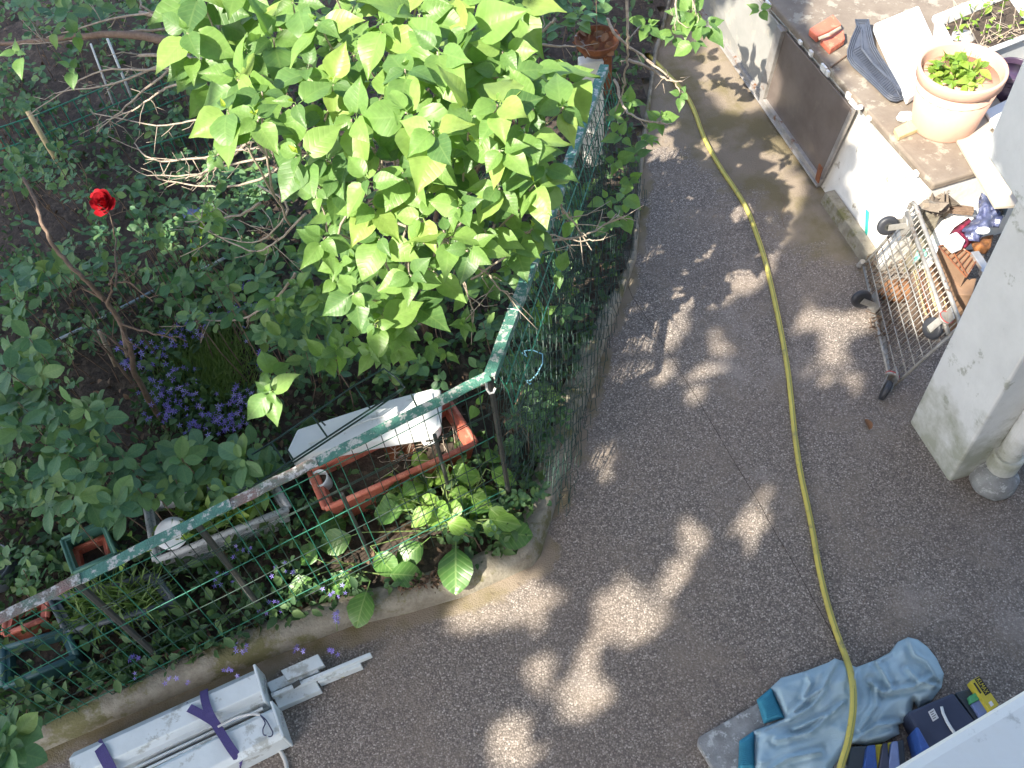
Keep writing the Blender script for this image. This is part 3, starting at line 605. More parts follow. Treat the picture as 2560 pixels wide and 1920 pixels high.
block('beige_board', 'smooth beige board running from the pot to the upper wall', 'board', L((2062, 292, TZ+.022), (2120, 255, TZ+.022), (2260, 440, TZ+.022), (2150, 446, TZ+.022)), .02, M_beige)
# foam box, open on top
fq = L((1888, 50, TZ+.06), (1962, 212, TZ+.06), (2050, 150, TZ+.06), (1985, 10, TZ+.06))
block('foam_box', 'white foam box standing between the black mat and the pot', 'box', fq, .055, M_foam, .012)
# black ribbed mat draped over the edge of the box
def sheet(name, mat, outline, zf, step=.02, parent=None, smooth=True, thick=.004):
    """a cloth-like sheet over a measured outline; zf(u, v, edge distance) gives its height"""
    us = [p[0] for p in outline]; vs = [p[1] for p in outline]; n = len(outline)
    def ed(u, v):
        b = 1e9
        for i in range(n):
            x1, y1 = outline[i]; x2, y2 = outline[(i+1) % n]; dx, dy = x2-x1, y2-y1; t = max(0, min(1, ((u-x1)*dx+(v-y1)*dy)/(dx*dx+dy*dy+1e-9))); b = min(b, math.hypot(u-x1-t*dx, v-y1-t*dy))
        return b
    import bmesh
    from mathutils.geometry import delaunay_2d_cdt
    pts = []; m = len(outline); per = []
    for i in range(m):
        a, b = Vec(outline[i]), Vec(outline[(i+1) % m]); k = max(1, int((b-a).length/step)); per += [a.lerp(b, j/k) for j in range(k)]
    pts = [Vec((p.x, p.y)) for p in per]; edges = [(i, (i+1) % len(per)) for i in range(len(per))]
    u = min(us); row = 0
    while u < max(us):
        v = min(vs)+(row % 2)*step*.5
        while v < max(vs):
            uu, vv = u+rnd.uniform(-.2, .2)*step, v+rnd.uniform(-.2, .2)*step
            if inpoly(uu, vv, outline) and ed(uu, vv) > step*.45: pts.append(Vec((uu, vv)))
            v += step
        u += step*.87; row += 1
    ov, oe, of, *_ = delaunay_2d_cdt(pts, edges, [], 1, 1e-4)
    mb = MB(); mb.v = [tuple(P(p.x, p.y, zf(p.x, p.y, ed(p.x, p.y)))) for p in ov]
    mb.f = [tuple(f) for f in of if inpoly(sum(ov[i].x for i in f)/len(f), sum(ov[i].y for i in f)/len(f), outline)]
    o = mb.build(name, mat, parent, smooth=smooth)
    if thick: s_ = o.modifiers.new('thickness', 'SOLIDIFY'); s_.thickness = thick; s_.offset = -1
    return o
def C3(x, y): return (1950+x*.226)*.86406, (y*.226)*.86406        # [1950,0] close-up
mo = [C3(*p) for p in ((830, 210), (842, 290), (780, 430), (740, 560), (742, 640), (790, 720), (900, 820), (1050, 960), (1150, 1060), (1215, 1108), (1290, 1128), (1360, 1105), (1390, 1080), (1330, 960), (1230, 780), (1120, 620), (1050, 500), (1020, 380), (985, 210))]
mat_t = thing('rubber_mat', 'black ribbed rubber mat curled on the terrace edge beside the foam box', 'mat', P(1890, 140, TZ))
def matz(u, v, e): return TZ+.02+.012*math.sin(u*.05+v*.03)+.05*sm((160-v)/120.)
sheet('mat', M_matr, mo, matz, 8, mat_t)
def insetpoly(poly, d):
    cx = sum(p[0] for p in poly)/len(poly); cy = sum(p[1] for p in poly)/len(poly); out = []; n = len(poly)
    for i in range(n):
        a, b = Vec(poly[i-1]), Vec(poly[(i+1) % n]); t = (b-a).normalized(); q = Vec(poly[i])+Vec((t.y, -t.x))*d; 
        if not inpoly(q.x, q.y, poly): q = Vec(poly[i])-Vec((t.y, -t.x))*d
        out.append((q.x, q.y))
    return out
for d in (2, 6, 10):
    ip = insetpoly(mo, d); mb = MB(); mb.tube([P(u, v, matz(u, v, 0)+.004) for u, v in ip+ip[:1]], .0045, .0045, 5); mb.build('rib', M_matr, mat_t, smooth=True)
ps = [C3(*p) for p in ((900, 330), (910, 545), (1030, 700), (1340, 1000))]
mb = MB(); mb.tube([P(u, v, matz(u, v, 0)+.006) for u, v in ps], .007, .007, 6); mb.build('rib', M_matr, mat_t)
for i in range(26):
    t = i/25.; a = Vec(C3(800+t*420, 560+t*500)); b = Vec(C3(900+t*400, 500+t*480))
    mb = MB(); mb.tube([P(a.x, a.y, matz(*a, 0)+.005), P(b.x, b.y, matz(*b, 0)+.005)], .003, .003, 4); mb.build('rib', M_matr, mat_t)
# terracotta tray pieces
block('terracotta_tile', 'red terracotta tile on the terrace edge, lower of the two by the mat', 'tile', L((1773, 84, TZ+.05), (1822, 62, TZ+.07), (1826, 84, TZ+.05), (1794, 106, TZ+.04)), .04, M_terra, .006)
block('terracotta_tile', 'red terracotta tile on the terrace edge, upper one past the grey stick', 'tile', L((1748, 62, TZ+.06), (1800, 30, TZ+.08), (1818, 52, TZ+.06), (1766, 78, TZ+.05)), .045, M_terra, .006)
mb = MB(); mb.tube(L((1768, 84, TZ+.075), (1790, 75, TZ+.095), (1815, 60, TZ+.095)), .012, .01, 7); tag(mb.build('stick', M_twig), 'grey stick lying across the two terracotta tiles', 'stick')
mb = MB(); mb.tube(L((1795, 145, TZ+.006), (1830, 118, TZ+.01)), .006, .005, 6); tag(mb.build('stick', M_bark), 'short brown stick on the terrace beside the black mat', 'stick')

# ================================================================== NICHE BEHIND THE TROLLEY
def C5(x, y): return (2060+x*.22604)*.86406, (460+y*.22604)*.86406   # [2060,460] close-up
def C2(x, y): return (2060+x*.22604)*.86406, (240+y*.22604)*.86406   # [2060,240] close-up
def LL(f, z, *pts): return [P(*f(*p), z) for p in pts]
block('foam_sheet', 'white foam sheet lying under the terrace end, behind the dark batten', 'foam', LL(C2, .38, (1340, 1000), (1660, 850), (1960, 1150), (1290, 1230)), .375, M_foam, .006)
block('foam_sheet', 'white foam sheet lying in front of the dark batten, next to the trolley', 'foam', LL(C2, .34, (1200, 1440), (1290, 1290), (1700, 1310), (1300, 1660)), .335, M_foam, .006)
mb = MB(); a, b = P(*C2(1280, 1235), .41), P(*C2(1650, 1275), .41); mb.box((a+b)/2, (b-a)/2, (b-a).cross(UP).normalized()*.022, (0, 0, .015)); tag(mb.build('batten', M_bark, bevel=.003), 'dark wooden batten between the two white foam sheets', 'wood')
# crumbling wall end
mb = MB()
for i in range(60):
    u, v = C2(rnd.uniform(1150, 1330), rnd.uniform(1000, 1230)); p = P(u, v, .36+rnd.uniform(-.03, .2)); mb.box(p, rv(.02), rv(.02), rv(.02))
stuff(tag(mb.build('crumbling_plaster', M_terrace), 'crumbled brown plaster at the broken end of the terrace wall', 'plaster'))
mb = MB(); mb.quadbox(LL(C2, .5, (1130, 1000), (1330, 960), (1330, 1230), (1150, 1250)), .49); tag(mb.build('wall_stump', M_kerb, bevel=.01), 'broken grey stump closing the near end of the terrace wall', 'wall')
# cardboard boxes
block('cardboard_box', 'brown cardboard box in the wire basket behind the trolley', 'box', LL(C5, .42, (1270, 690), (1420, 640), (1700, 820), (1560, 1030)), .3, M_card, .004)
block('cardboard_box', 'brown cardboard box lower down, against the white pillar', 'box', LL(C5, .34, (1420, 1060), (1690, 1040), (1640, 1230), (1480, 1220)), .3, M_card, .004)
wbk = thing('wire_basket', 'rusty wire basket over the cardboard box by the pillar', 'basket', P(*C5(1450, 900), .1))
for k in range(8):
    t = k/7; a, b = Vec(C5(1270+t*300, 690+t*340)), Vec(C5(1420+t*270, 640+t*190)); mb = MB(); mb.tube([P(a.x, a.y, .445), P(b.x, b.y, .445)], .0028, .0028, 5); mb.build('wire', M_rust, wbk)
for a, b in (((1270, 690), (1570, 1030)), ((1370, 650), (1580, 1010)), ((1420, 640), (1700, 820)), ((1270, 690), (1420, 640)), ((1570, 1030), (1700, 830))):
    mb = MB(); mb.tube([P(*C5(*a), .45), P(*C5(*b), .45)], .004, .004, 6); mb.build('rim_wire', M_rust, wbk)
# rags and bag
def rag(name, label, cat, pts, z, mat, amp=.05, seed=0, step=6):
    def zf(u, v, e): return z+.05*sm(e/16)+amp*nz((u*.05, v*.05, seed))+amp*.6*nz((u*.13, v*.13, seed+5))
    o = sheet(name, mat, pts, zf, step, None, True, .003); return tag(o, label, cat)
rag('plastic_bag', 'crumpled navy and white plastic bag on the junk beside the pillar', 'bag', [C5(*p) for p in ((1740, 100), (1850, 160), (1900, 260), (1990, 350), (1930, 480), (1800, 480), (1720, 640), (1610, 620), (1510, 520), (1620, 420), (1710, 320), (1705, 190))], .48, M_bag, .07, 3)
rag('rag', 'dark blue rag with a red corner beside the plastic bag', 'rag', [C5(*p) for p in ((1380, 560), (1440, 480), (1600, 370), (1640, 420), (1560, 560), (1640, 640), (1560, 720), (1440, 700), (1370, 640))], .44, M_bagred, .05, 9)
rag('rag', 'orange brown rag pushed down between the bag and the pillar', 'rag', [C5(*p) for p in ((1620, 640), (1720, 600), (1870, 560), (1840, 700), (1780, 780), (1660, 740))], .40, M_orange, .05, 12)
rag('rag', 'dark printed rag hanging at the pillar edge above the bag', 'rag', [C5(*p) for p in ((1830, 180), (2000, 160), (2060, 210), (2000, 360), (1900, 300))], .46, M_slate, .04, 15)
mb = MB(); q = P(*C5(1440, 650), .5); mb.box(q, (.03, .01, 0), (-.01, .035, 0), (0, 0, .035)); tag(mb.build('white_carton', M_foam, bevel=.008), 'small white carton on the dark red rag', 'carton')
blob('pale_pebble', 'pale oval pebble lying on the plastic bag', 'stone', P(*C5(1760, 515), .58), .028, M_foam, (1.3, .8, .5), .1)
mb = MB(); a, b = P(*C5(1660, 760), .45), P(*C5(1800, 970), .45); mb.box((a+b)/2, (b-a)/2, (b-a).cross(UP).normalized()*.02, (0, 0, .012))
mb.box(b, (b-a).normalized()*.012, (b-a).cross(UP).normalized()*.035, (0, 0, .018)); tag(mb.build('steel_bracket', M_chrome, bevel=.003), 'shiny steel bracket leaning against the pillar beside the cardboard box', 'bracket')
# rubbish behind the wires of the trolley: floor of the niche
mb = MB()
cols = []
for i in range(170):
    u, v = C5(rnd.uniform(520, 1350), rnd.uniform(700, 1700)); p = P(u, v, rnd.uniform(.02, .07)); mb.tube([p, p+Vec((rnd.uniform(-.06, .06), rnd.uniform(-.06, .06), rnd.uniform(0, .04)))], .004, .003, 4)
stuff(tag(mb.build('twig_litter', M_bark), 'broken twigs and rubbish on the floor behind the trolley', 'litter'))
block('brown_crate', 'dark slatted crate seen through the wires of the trolley', 'crate', LL(C5, .16, (960, 1000), (1180, 900), (1330, 1420), (1120, 1480)), .15, M_bark, .004)
mb = MB()
for i in range(7):
    a = Vec(C5(1000+i*38, 960-i*10)); b = Vec(C5(1130+i*38, 1440-i*14)); pa, pb2 = P(a.x, a.y, .19), P(b.x, b.y, .19); m2 = MB(); m2.tube([pa, pb2], .008, .008, 5); tag(m2.build('cane', (M_wood, M_rust, M_bark)[i % 3]), ('yellow', 'rusty brown', 'dark brown', 'second yellow', 'second rusty brown', 'second dark brown', 'rightmost yellow')[i]+' cane of the bundle behind the trolley wires', 'cane', 'canes behind the trolley')
rag('green_net', 'mint green plastic netting bunched behind the trolley wires', 'net', [C5(*p) for p in ((1040, 700), (1130, 720), (1140, 800), (980, 880), (1010, 790))], .22, M_net, .05, 21, 4)
blob('dry_leaf_heap', 'small heap of brown dead leaves behind the trolley foot', 'leaves', P(*C5(820, 1180), .05), .07, M_dead, (1.3, 1, .7), .5)

# ------------------------------------------------------------------ trolley leaning on its side
TLq, BLq, TRq, BRq = P(1866, 574, .04), P(1926, 838, .04), P(1978, 444, .60), P(2076, 703, .55)
tl = thing('wire_trolley', 'wire mesh trolley on four rubber casters tipped on its side against the pillar', 'trolley', (TLq+BLq)/2)
ex = (BLq-TLq); ey = (TRq-TLq); tn = ex.cross(ey).normalized(); tn = tn if tn.x < 0 else -tn
def tp(a, b, o=0.): return TLq.lerp(BLq, a).lerp(TRq.lerp(BRq, a), b)+tn*o
def bar(pts, r, name, mat, n=8): mb = MB(); mb.tube(pts, r, r, n); return mb.build(name, mat, tl, smooth=True)
for i in range(1, 25): bar([tp(i/25, .0, .002), tp(i/25, 1, .002)], .0026, 'grid_wire', M_zinc, 5)
for j in range(1, 8): bar([tp(0, j/8, .006), tp(1, j/8, .006)], .0034, 'grid_wire', M_zinc, 5)
bar([tp(-.02, 0), tp(1.02, 0)], .009, 'frame_tube', M_zinc); bar([tp(0, 0), tp(0, 1)], .009, 'frame_tube', M_zinc); bar([tp(1, 0), tp(1, 1)], .009, 'frame_tube', M_zinc)
bar([tp(-.03, .9, .0), tp(-.045, .94, 0), tp(-.04, .98, .0), tp(0, 1.0, .0), tp(.5, 1.0, 0), tp(.96, 1.0, 0), tp(1.01, .98, 0), tp(1.01, .9, 0)], .011, 'frame_tube', M_zinc)
bar([tp(-.01, .88, .01), tp(.5, .88, .01), tp(1.0, .86, .01)], .011, 'frame_tube', M_zinc)
bar([tp(.35, 0, -.04), tp(1.05, -.1, -.03)], .009, 'frame_tube', M_zinc)
bar([tp(.3, -.1, -.02), tp(.99, -.12, -.02)], .008, 'frame_tube', M_zinc)
mb = MB(); mb.tube([tp(-.02, -.05, .01), tp(-.02, .03, .01)], .018, .018, 12); mb.build('end_cap', M_zinc, tl)
for a, b, s1, s2 in ((.06, .82, .11, .12), (.36, .06, .12, .1), (.9, .9, .07, .12), (.96, .08, .09, .1)):
    mb = MB(); c = tp(a, b, .012); mb.box(c, ex.normalized()*s1*.5, ey.normalized()*s2*.5, tn*.003); mb.build('caster_plate', M_zinc if a < .5 else M_zinc, tl, bevel=.002)
def caster(cen, att, axis, r=.055):
    c = MB(); c.lathe(cen-axis*.016, [(r*.4, .002), (r*.75, 0), (r*.93, .003), (r, .01), (r*1.0, .022), (r*.93, .029), (r*.75, .032), (r*.4, .03)], 28, axis); w_ = c.build('wheel', M_rubber, tl, smooth=True)
    m = MB(); m.lathe(cen-axis*.018, [(r*.2, .004), (r*.4, .003), (r*.42, .018), (r*.4, .033), (r*.2, .032)], 20, axis); m.build('hub', M_rustpost, w_)
    d = (att-cen)
    for s in (-1, 1): m = MB(); m.box(cen+d*.5+axis*s*.022, d*.56, d.cross(axis).normalized()*.018, axis*.002); m.build('fork', M_zinc, tl, bevel=.002)
    m = MB(); m.lathe(att-d.normalized()*.0, [(.034, 0), (.036, .006), (.034, .012)], 20, d.normalized()); m.build('swivel', M_zinc, tl)
    m = MB(); m.lathe(att+d.normalized()*.012, [(.034, 0), (.036, .001), (.036, .003), (.034, .004)], 24, d.normalized(), False); m.build('dust_ring', M_red, tl)
for (u, v, zc), (a, b) in (((1928, 486, .50), (.06, .82)), ((1838, 637, .16), (.36, .06)), ((2012, 712, .42), (.9, .9)), ((1906, 858, .07), (.96, .08))):
    att = tp(a, b, .02); d = (P(u, v, zc)-att); cen = att+d.normalized()*.085; ax_ = d.cross(Vec((.3, .2, 1))).normalized(); caster(cen, att, ax_)

# ================================================================== HOSE
hp = [(1330, 40, .012), (1360, 80, .012), (1400, 118, .012), (1440, 158, .012), (1478, 200, .012), (1500, 240, .012), (1518, 290, .012), (1535, 325, .012), (1560, 368, .012), (1590, 412, .012), (1615, 455, .012), (1636, 510, .012), (1652, 560, .012), (1668, 625, .012), (1680, 680, .012), (1691, 735, .012), (1702, 800, .012), (1709, 860, .012), (1715, 920, .012), (1722, 975, .012), (1731, 1030, .012), (1744, 1090, .012), (1756, 1150, .012), (1768, 1220, .012), (1780, 1275, .012), (1795, 1330, .012), (1812, 1380, .02), (1828, 1422, .05), (1838, 1455, .10), (1843, 1490, .135), (1843, 1530, .15), (1838, 1570, .15), (1830, 1610, .145), (1818, 1650, .13), (1806, 1700, .10), (1800, 1760, .05)]
def spl(pts, k=5):
    out = []; n = len(pts)
    for i in range(n-1):
        p0, p1, p2, p3 = pts[max(0, i-1)], pts[i], pts[i+1], pts[min(n-1, i+2)]
        for j in range(k):
            t = j/k; out.append(.5*((2*p1)+(p2-p0)*t+(2*p0-5*p1+4*p2-p3)*t*t+(3*p1-p0-3*p2+p3)*t*t*t))
    return out+[pts[-1]]
hz = spl([P(*p) for p in hp], 5)
hose = thing('garden_hose', 'yellow garden hose winding down the path and over the blue trousers', 'hose', hz[40])
mb = MB(); mb.tube(hz, .014, .014, 12); mb.build('hose', M_hose, hose, smooth=True)
mb = MB(); mb.ribbon([p+Vec((.002, -.002, .0134)) for p in hz], [(hz[min(i+1, len(hz)-1)]-hz[max(0, i-1)]).cross(UP).normalized() for i in range(len(hz))], .0045, .001); mb.build('stripe', M_hosest, hose)

# ================================================================== WORK TROUSERS
def C4(x, y): return (1660+x*.40687)*.86406, (1245+y*.40687)*.86406
ol = [C4(*p) for p in ((655, 1165), (720, 1105), (865, 1065), (1010, 1010), (1050, 985), (1110, 1005), (1180, 1040), (1300, 995), (1385, 950), (1435, 885), (1500, 855), (1560, 870), (1620, 915), (1675, 985), (1720, 1080), (1705, 1165), (1640, 1250), (1560, 1290), (1535, 1250), (1512, 1360), (1440, 1395), (1448, 1450), (1350, 1500), (1240, 1520), (1150, 1512), (1100, 1570), (1040, 1650), (1000, 1760), (555, 1760), (552, 1660), (548, 1430), (640, 1395), (735, 1350))]
FOLD = [[C4(*p) for p in q] for q in (((1060, 1000), (980, 1160), (880, 1230), (800, 1310)), ((1310, 1010), (1380, 1130), (1400, 1180)), ((1270, 1130), (1340, 1195), (1540, 1160), (1640, 1100)), ((560, 1440), (740, 1370), (900, 1290), (990, 1180)), ((690, 1490), (900, 1440), (1100, 1260)), ((800, 1420), (1000, 1330)), ((1200, 1430), (1305, 1280), (1300, 1170)), ((1430, 890), (1390, 960), (1300, 1010)), ((1500, 1050), (1570, 1130), (1660, 1150)), ((1150, 1500), (1300, 1400), (1450, 1380)), ((880, 1075), (900, 1140), (860, 1220)), ((1180, 1050), (1160, 1160), (1180, 1260)), ((600, 1700), (760, 1600), (960, 1560)), ((1500, 860), (1540, 960), (1620, 1010), (1690, 1120)))]
def dseg(u, v, pl):
    b = 1e9
    for (x1, y1), (x2, y2) in zip(pl, pl[1:]):
        dx, dy = x2-x1, y2-y1; t = max(0, min(1, ((u-x1)*dx+(v-y1)*dy)/(dx*dx+dy*dy))); b = min(b, math.hypot(u-x1-t*dx, v-y1-t*dy))
    return b
def clz(u, v, e):
    z = .034+.045*sm(e/16)+.02*nz((u*.02, v*.02, 1))*sm(e/20)+(.016*(1-abs(nz((u*.012, v*.017, 7)))*2.2)+.004*(1-abs(nz((u*.04, v*.04, 12)))*2.2))*sm(e/14)
    for k, pl in enumerate(FOLD):
        d = dseg(u, v, pl); z += .034*math.exp(-(d/3.4)**2)*sm(e/7+.15)-.012*math.exp(-((d-11)/6.)**2)*sm(e/10)
    return z
tro = thing('work_trousers', 'crumpled pale blue work trousers with turquoise cuffs lying under the hose', 'trousers', P(1800, 1560, .03))
sheet('cloth', M_cloth, ol, clz, 4.2, tro)
for k, (cq, n) in enumerate(((((568, 1240), (660, 1163), (745, 1350), (612, 1388)), 15), (((462, 1492), (556, 1428), (560, 1672), (455, 1668)), 17))):
    cp = [C4(*p) for p in cq]
    def cz(u, v, e): return .034+.035*sm(e/9)
    cf = sheet('cuff', M_cuff, cp, cz, 5, tro)
    for i in range(n):
        t = (i+.5)/n
        a = Vec(cp[0]).lerp(Vec(cp[3]), t); b = Vec(cp[1]).lerp(Vec(cp[2]), t); mb = MB()
        mb.tube([P(*(a.lerp(b, s_)), .04+.036*sm(min(s_, 1-s_)*4)*sm(min(t, 1-t)*5)) for s_ in (.06, .25, .5, .75, .94)], .0018, .0018, 5); mb.build('rib', M_cuff, cf, smooth=True)

# boxes and bags under the ledge
def C1(x, y): return (2200+x*.16275)*.86406, (1640+y*.16275)*.86406
nb = thing('navy_box', 'dark navy plastic box with a small white label under the balcony ledge', 'box', P(*C1(900, 1000), 0))
m = MB(); m.quadbox(LL(C1, .12, (420, 860), (1130, 560), (1700, 1300), (900, 1800)), .118); m.build('body', M_navy, nb, bevel=.01)
m = MB(); m.quadbox(LL(C1, .1225, (740, 855), (825, 803), (903, 950), (815, 1007)), .002); m.build('label', M_label, nb)
for i in range(4): m = MB(); t = .2+i*.2; a = Vec(C1(740+80*t, 855+150*t)); b = Vec(C1(822+78*t, 803+147*t)); a2 = a.lerp(b, .15); b2 = a.lerp(b, .85-.2*(i % 2)); m.tube([P(a2.x, a2.y, .1228), P(b2.x, b2.y, .1228)], .0012, .0012, 4); m.build('print_line', M_black, nb)
m = MB(); m.tube([P(*C1(x, y), .128) for x, y in ((945, 780), (970, 880), (1030, 1010), (1090, 1110), (1150, 1190))], .006, .007, 8); m.build('handle', M_whitepl, nb, smooth=True)
block('slate_box', 'dark slate box next to the navy box, under the yellow pack', 'box', LL(C1, .1, (1150, 560), (1420, 480), (1900, 1150), (1680, 1290)), .098, M_navy2, .008)
yp = thing('yellow_pack', 'yellow and black carton with lettering lying on the slate box', 'carton', P(*C1(1600, 600), .1))
yq = LL(C1, .15, (1385, 385), (1530, 305), (1830, 745), (1690, 850)); m = MB(); m.quadbox(yq, .048); m.build('carton', M_yellow, yp, bevel=.003)
def yp_pt(a, b, z=0): p = yq[0].lerp(yq[1], a).lerp(yq[3].lerp(yq[2], a), b); return Vec((p.x, p.y, .151+z))
m = MB(); m.quadbox([yp_pt(.42, .02), yp_pt(.98, .02), yp_pt(.98, .58), yp_pt(.42, .58)], .0025); m.build('black_panel', M_black, yp)
m = MB(); m.quadbox([yp_pt(.12, .1), yp_pt(.28, .1), yp_pt(.28, .45), yp_pt(.12, .45)], .0025); m.build('print_panel', M_black, yp)
m = MB(); m.quadbox([yp_pt(.3, .78), yp_pt(.6, .78), yp_pt(.6, .92), yp_pt(.3, .92)], .0025); m.build('price_label', M_label, yp)
cu = bpy.data.curves.new('lettering', 'FONT'); cu.body = 'KLMAX'; cu.size = 1; cu.extrude = .01; to = bpy.data.objects.new('tmp', cu); COL.objects.link(to)
bpy.context.view_layer.update(); dg = bpy.context.evaluated_depsgraph_get(); tm = bpy.data.meshes.new_from_object(to.evaluated_get(dg)); bpy.data.objects.remove(to)
xs = [v.co.x for v in tm.vertices]; ys = [v.co.y for v in tm.vertices]; w0, h0 = max(xs)-min(xs), max(ys)-min(ys)
o0, oX, oY = yp_pt(.52, .06, .001), yp_pt(.52, .54, .001), yp_pt(.9, .06, .001); X_, Y_ = (oX-o0), (oY-o0)
for v in tm.vertices: q = o0+X_*((v.co.x-min(xs))/w0)+Y_*((v.co.y-min(ys))/h0); v.co = (q.x, q.y, .1515+v.co.z*.05)
tm.materials.append(M_yellow); lt = bpy.data.objects.new('lettering', tm); COL.objects.link(lt); par(lt, yp)
block('green_carton', 'small green carton beside the yellow pack', 'carton', LL(C1, .13, (1365, 620), (1480, 550), (1540, 660), (1400, 730)), .029, M_green, .003)
block('blue_carton', 'pale blue carton below the green one, beside the yellow pack', 'carton', LL(C1, .125, (1405, 735), (1545, 665), (1670, 850), (1540, 940)), .024, M_bluecard, .003)
block('blue_bag', 'bright blue woven bag corner sticking up beside the navy box', 'bag', LL(C1, .15, (540, 1100), (590, 1080), (785, 1425), (640, 1470)), .14, M_blue, .01)
sb = thing('striped_bag', 'yellow and blue striped bag crumpled below the trouser hem', 'bag', P(*C4(1300, 1600), 0))
for i, (x0_, x1_, mt) in enumerate(((1150, 1250, M_navy2), (1250, 1300, M_blue), (1300, 1345, M_yellow), (1345, 1375, M_navy), (1375, 1400, M_yellow), (1400, 1440, M_bluecard), (1440, 1475, M_navy2))):
    m = MB(); zz = .07+.03*(i % 2); m.quadbox([P(*C4(x0_, 1525-i*6), zz), P(*C4(x1_, 1520-i*6), zz), P(*C4(x1_+20, 1750), zz*.6), P(*C4(x0_-40, 1750), zz*.6)], .06); m.build('stripe', mt, sb, bevel=.006)

# ================================================================== ROLLER SHUTTER PARTS, BOTTOM LEFT
def C6(x, y): return (100+x*.27125)*.86406, (1600+y*.27125)*.86406
def C7(x, y): return (600+x*.18083)*.86406, (1600+y*.18083)*.86406
def longbox(name, label, cat, a, b, wd, h, mat, prof=None, group=None, z0=0.004, ends=True):
    t = thing(name, label, cat, Vec(((a.x+b.x)/2, (a.y+b.y)/2, 0)), group); d = (b-a); d.z = 0; d.normalize(); s = Vec((d.y, -d.x, 0))   # s points to the right of a->b
    prof = prof or [(-.5, 0), (-.5, .7), (-.22, 1), (.5, 1), (.5, 0)]
    m = MB(); n = len(prof); 
    for p in (a, b):
        for px, pz in prof: m.v.append((p.x+s.x*px*wd, p.y+s.y*px*wd, z0+pz*h))
    m.f = [tuple(range(n)), tuple(range(2*n-1, n-1, -1))]+[(i, (i+1) % n, (i+1) % n+n, i+n) for i in range(n)]
    m.build('casing', mat, t, bevel=.004); return t, d, s
bx1, d1, s1 = longbox('shutter_box', 'long white roller shutter box, upper of the two strapped together', 'shutter box', P(165, 1668, .09), P(566, 1484, .09), .175, .14, M_profile, [(-.5, 0), (-.5, .62), (-.26, 1), (.22, 1), (.3, .72), (.42, .72), (.46, .35), (.5, .35), (.5, 0)])
bx2, d2, s2 = longbox('shutter_box', 'long white roller shutter box, lower of the two with a wire loop on it', 'shutter box', P(290, 1720, .09), P(604, 1562, .09), .165, .14, M_profile, [(-.5, 0), (-.5, .5), (-.42, .5), (-.38, .8), (-.24, 1), (.36, 1), (.5, .86), (.5, 0)])
for t_, a_, dd_, ss_, wd_ in ((bx1, P(566, 1484, .09), d1, s1, .175), (bx2, P(604, 1562, .09), d2, s2, .165)):
    m = MB(); c = a_+dd_*.004; m.box((c.x, c.y, .072), dd_*.006, ss_*wd_*.51, (0, 0, .074)); m.build('end_plate', M_profile, t_, bevel=.004)
    for k in range(5): m = MB(); c = a_-ss_*(wd_*.3)+dd_*.014+ss_*k*.018; m.lathe((c.x, c.y, .05+.012*k), [(.004, 0), (.006, .006), (.003, .01)], 8); m.build('screw', M_chrome, t_)
# dark slot between the boxes is the gap itself; two guide rods lie in it
for k, (o_, r_) in enumerate(((.1, .007), (.118, .005), (.132, .006))):
    m = MB(); a_ = P(165, 1668, .09)+s1*o_; b_ = P(566, 1484, .09)+s1*(o_-.004)-d1*.02; m.tube([Vec((a_.x, a_.y, .1+.01*k)), Vec((b_.x, b_.y, .1+.008*k))], r_, r_, 7)
    tag(m.build('guide_rod', M_profile if k != 1 else M_rustpost), ('pale thin guide rod in the slot, nearest the upper shutter box', 'dark thin guide rod in the middle of the slot between the shutter boxes', 'pale thin guide rod in the slot, nearest the lower shutter box')[k], 'rod', 'rods between the shutter boxes')
block('white_plank', 'short white profile plank beyond the upper shutter box end, flush with a thinner one', 'profile', LL(C7, .06, (370, 590), (1020, 290), (1090, 440), (430, 725)), .055, M_profile, .003)
block('white_plank', 'grubby white plank half hidden behind the other profiles against the kerb', 'profile', LL(C7, .075, (560, 420), (1075, 190), (1165, 345), (650, 560)), .03, M_profile, .003)
block('white_plank', 'short white profile plank nearest the path, in front of the lower shutter box', 'profile', LL(C7, .05, (465, 790), (1040, 545), (1115, 690), (535, 945)), .045, M_profile, .003)
block('guide_rail', 'longest thin white guide rail reaching out over the path', 'profile', LL(C7, .08, (420, 735), (1795, 165), (1818, 215), (440, 790)), .03, M_profile, .003)
block('guide_rail', 'thin white guide rail beside the longest one, a little shorter', 'profile', LL(C7, .055, (1060, 545), (1655, 298), (1680, 355), (1085, 595)), .05, M_profile, .003)
m = MB(); m.tube(LL(C7, .085, (750, 640), (790, 620), (800, 590)), .006, .005, 6); m.box(P(*C7(780, 610), .088), (.015, .008, 0), (-.004, .01, 0), (0, 0, .005)); tag(m.build('lock_clip', M_rustpost), 'small dark clip lying in the groove of the guide rail', 'clip')
def strap(label, pts, wd, side=None):
    pp = [P(*q) for q in pts]; pp = spl(pp, 4); sd = [((pp[min(i+1, len(pp)-1)]-pp[max(0, i-1)]).cross(UP)).normalized() for i in range(len(pp))]
    m = MB(); m.ribbon(pp, sd, wd, .004); return tag(m.build('strap', M_strap), label, 'strap', 'violet straps round the shutter boxes')
st_t = thing('strap', 'forked violet strap tied across both shutter boxes near their right end', 'strap', P(470, 1570, .1), 'violet straps round the shutter boxes')
for pts in ([(441, 1492, .13), (443, 1512, .15), (452, 1540, .155), (468, 1568, .135), (482, 1590, .15), (498, 1615, .155), (516, 1640, .12), (524, 1655, .02)], [(400, 1526, .12), (416, 1533, .15), (440, 1546, .153), (462, 1560, .145), (470, 1570, .135)]):
    pp = spl([P(*q) for q in pts], 4); sd = [((pp[min(i+1, len(pp)-1)]-pp[max(0, i-1)]).cross(UP)).normalized() for i in range(len(pp))]; m = MB(); m.ribbon(pp, sd, .035, .004); m.build('webbing', M_strap, st_t)
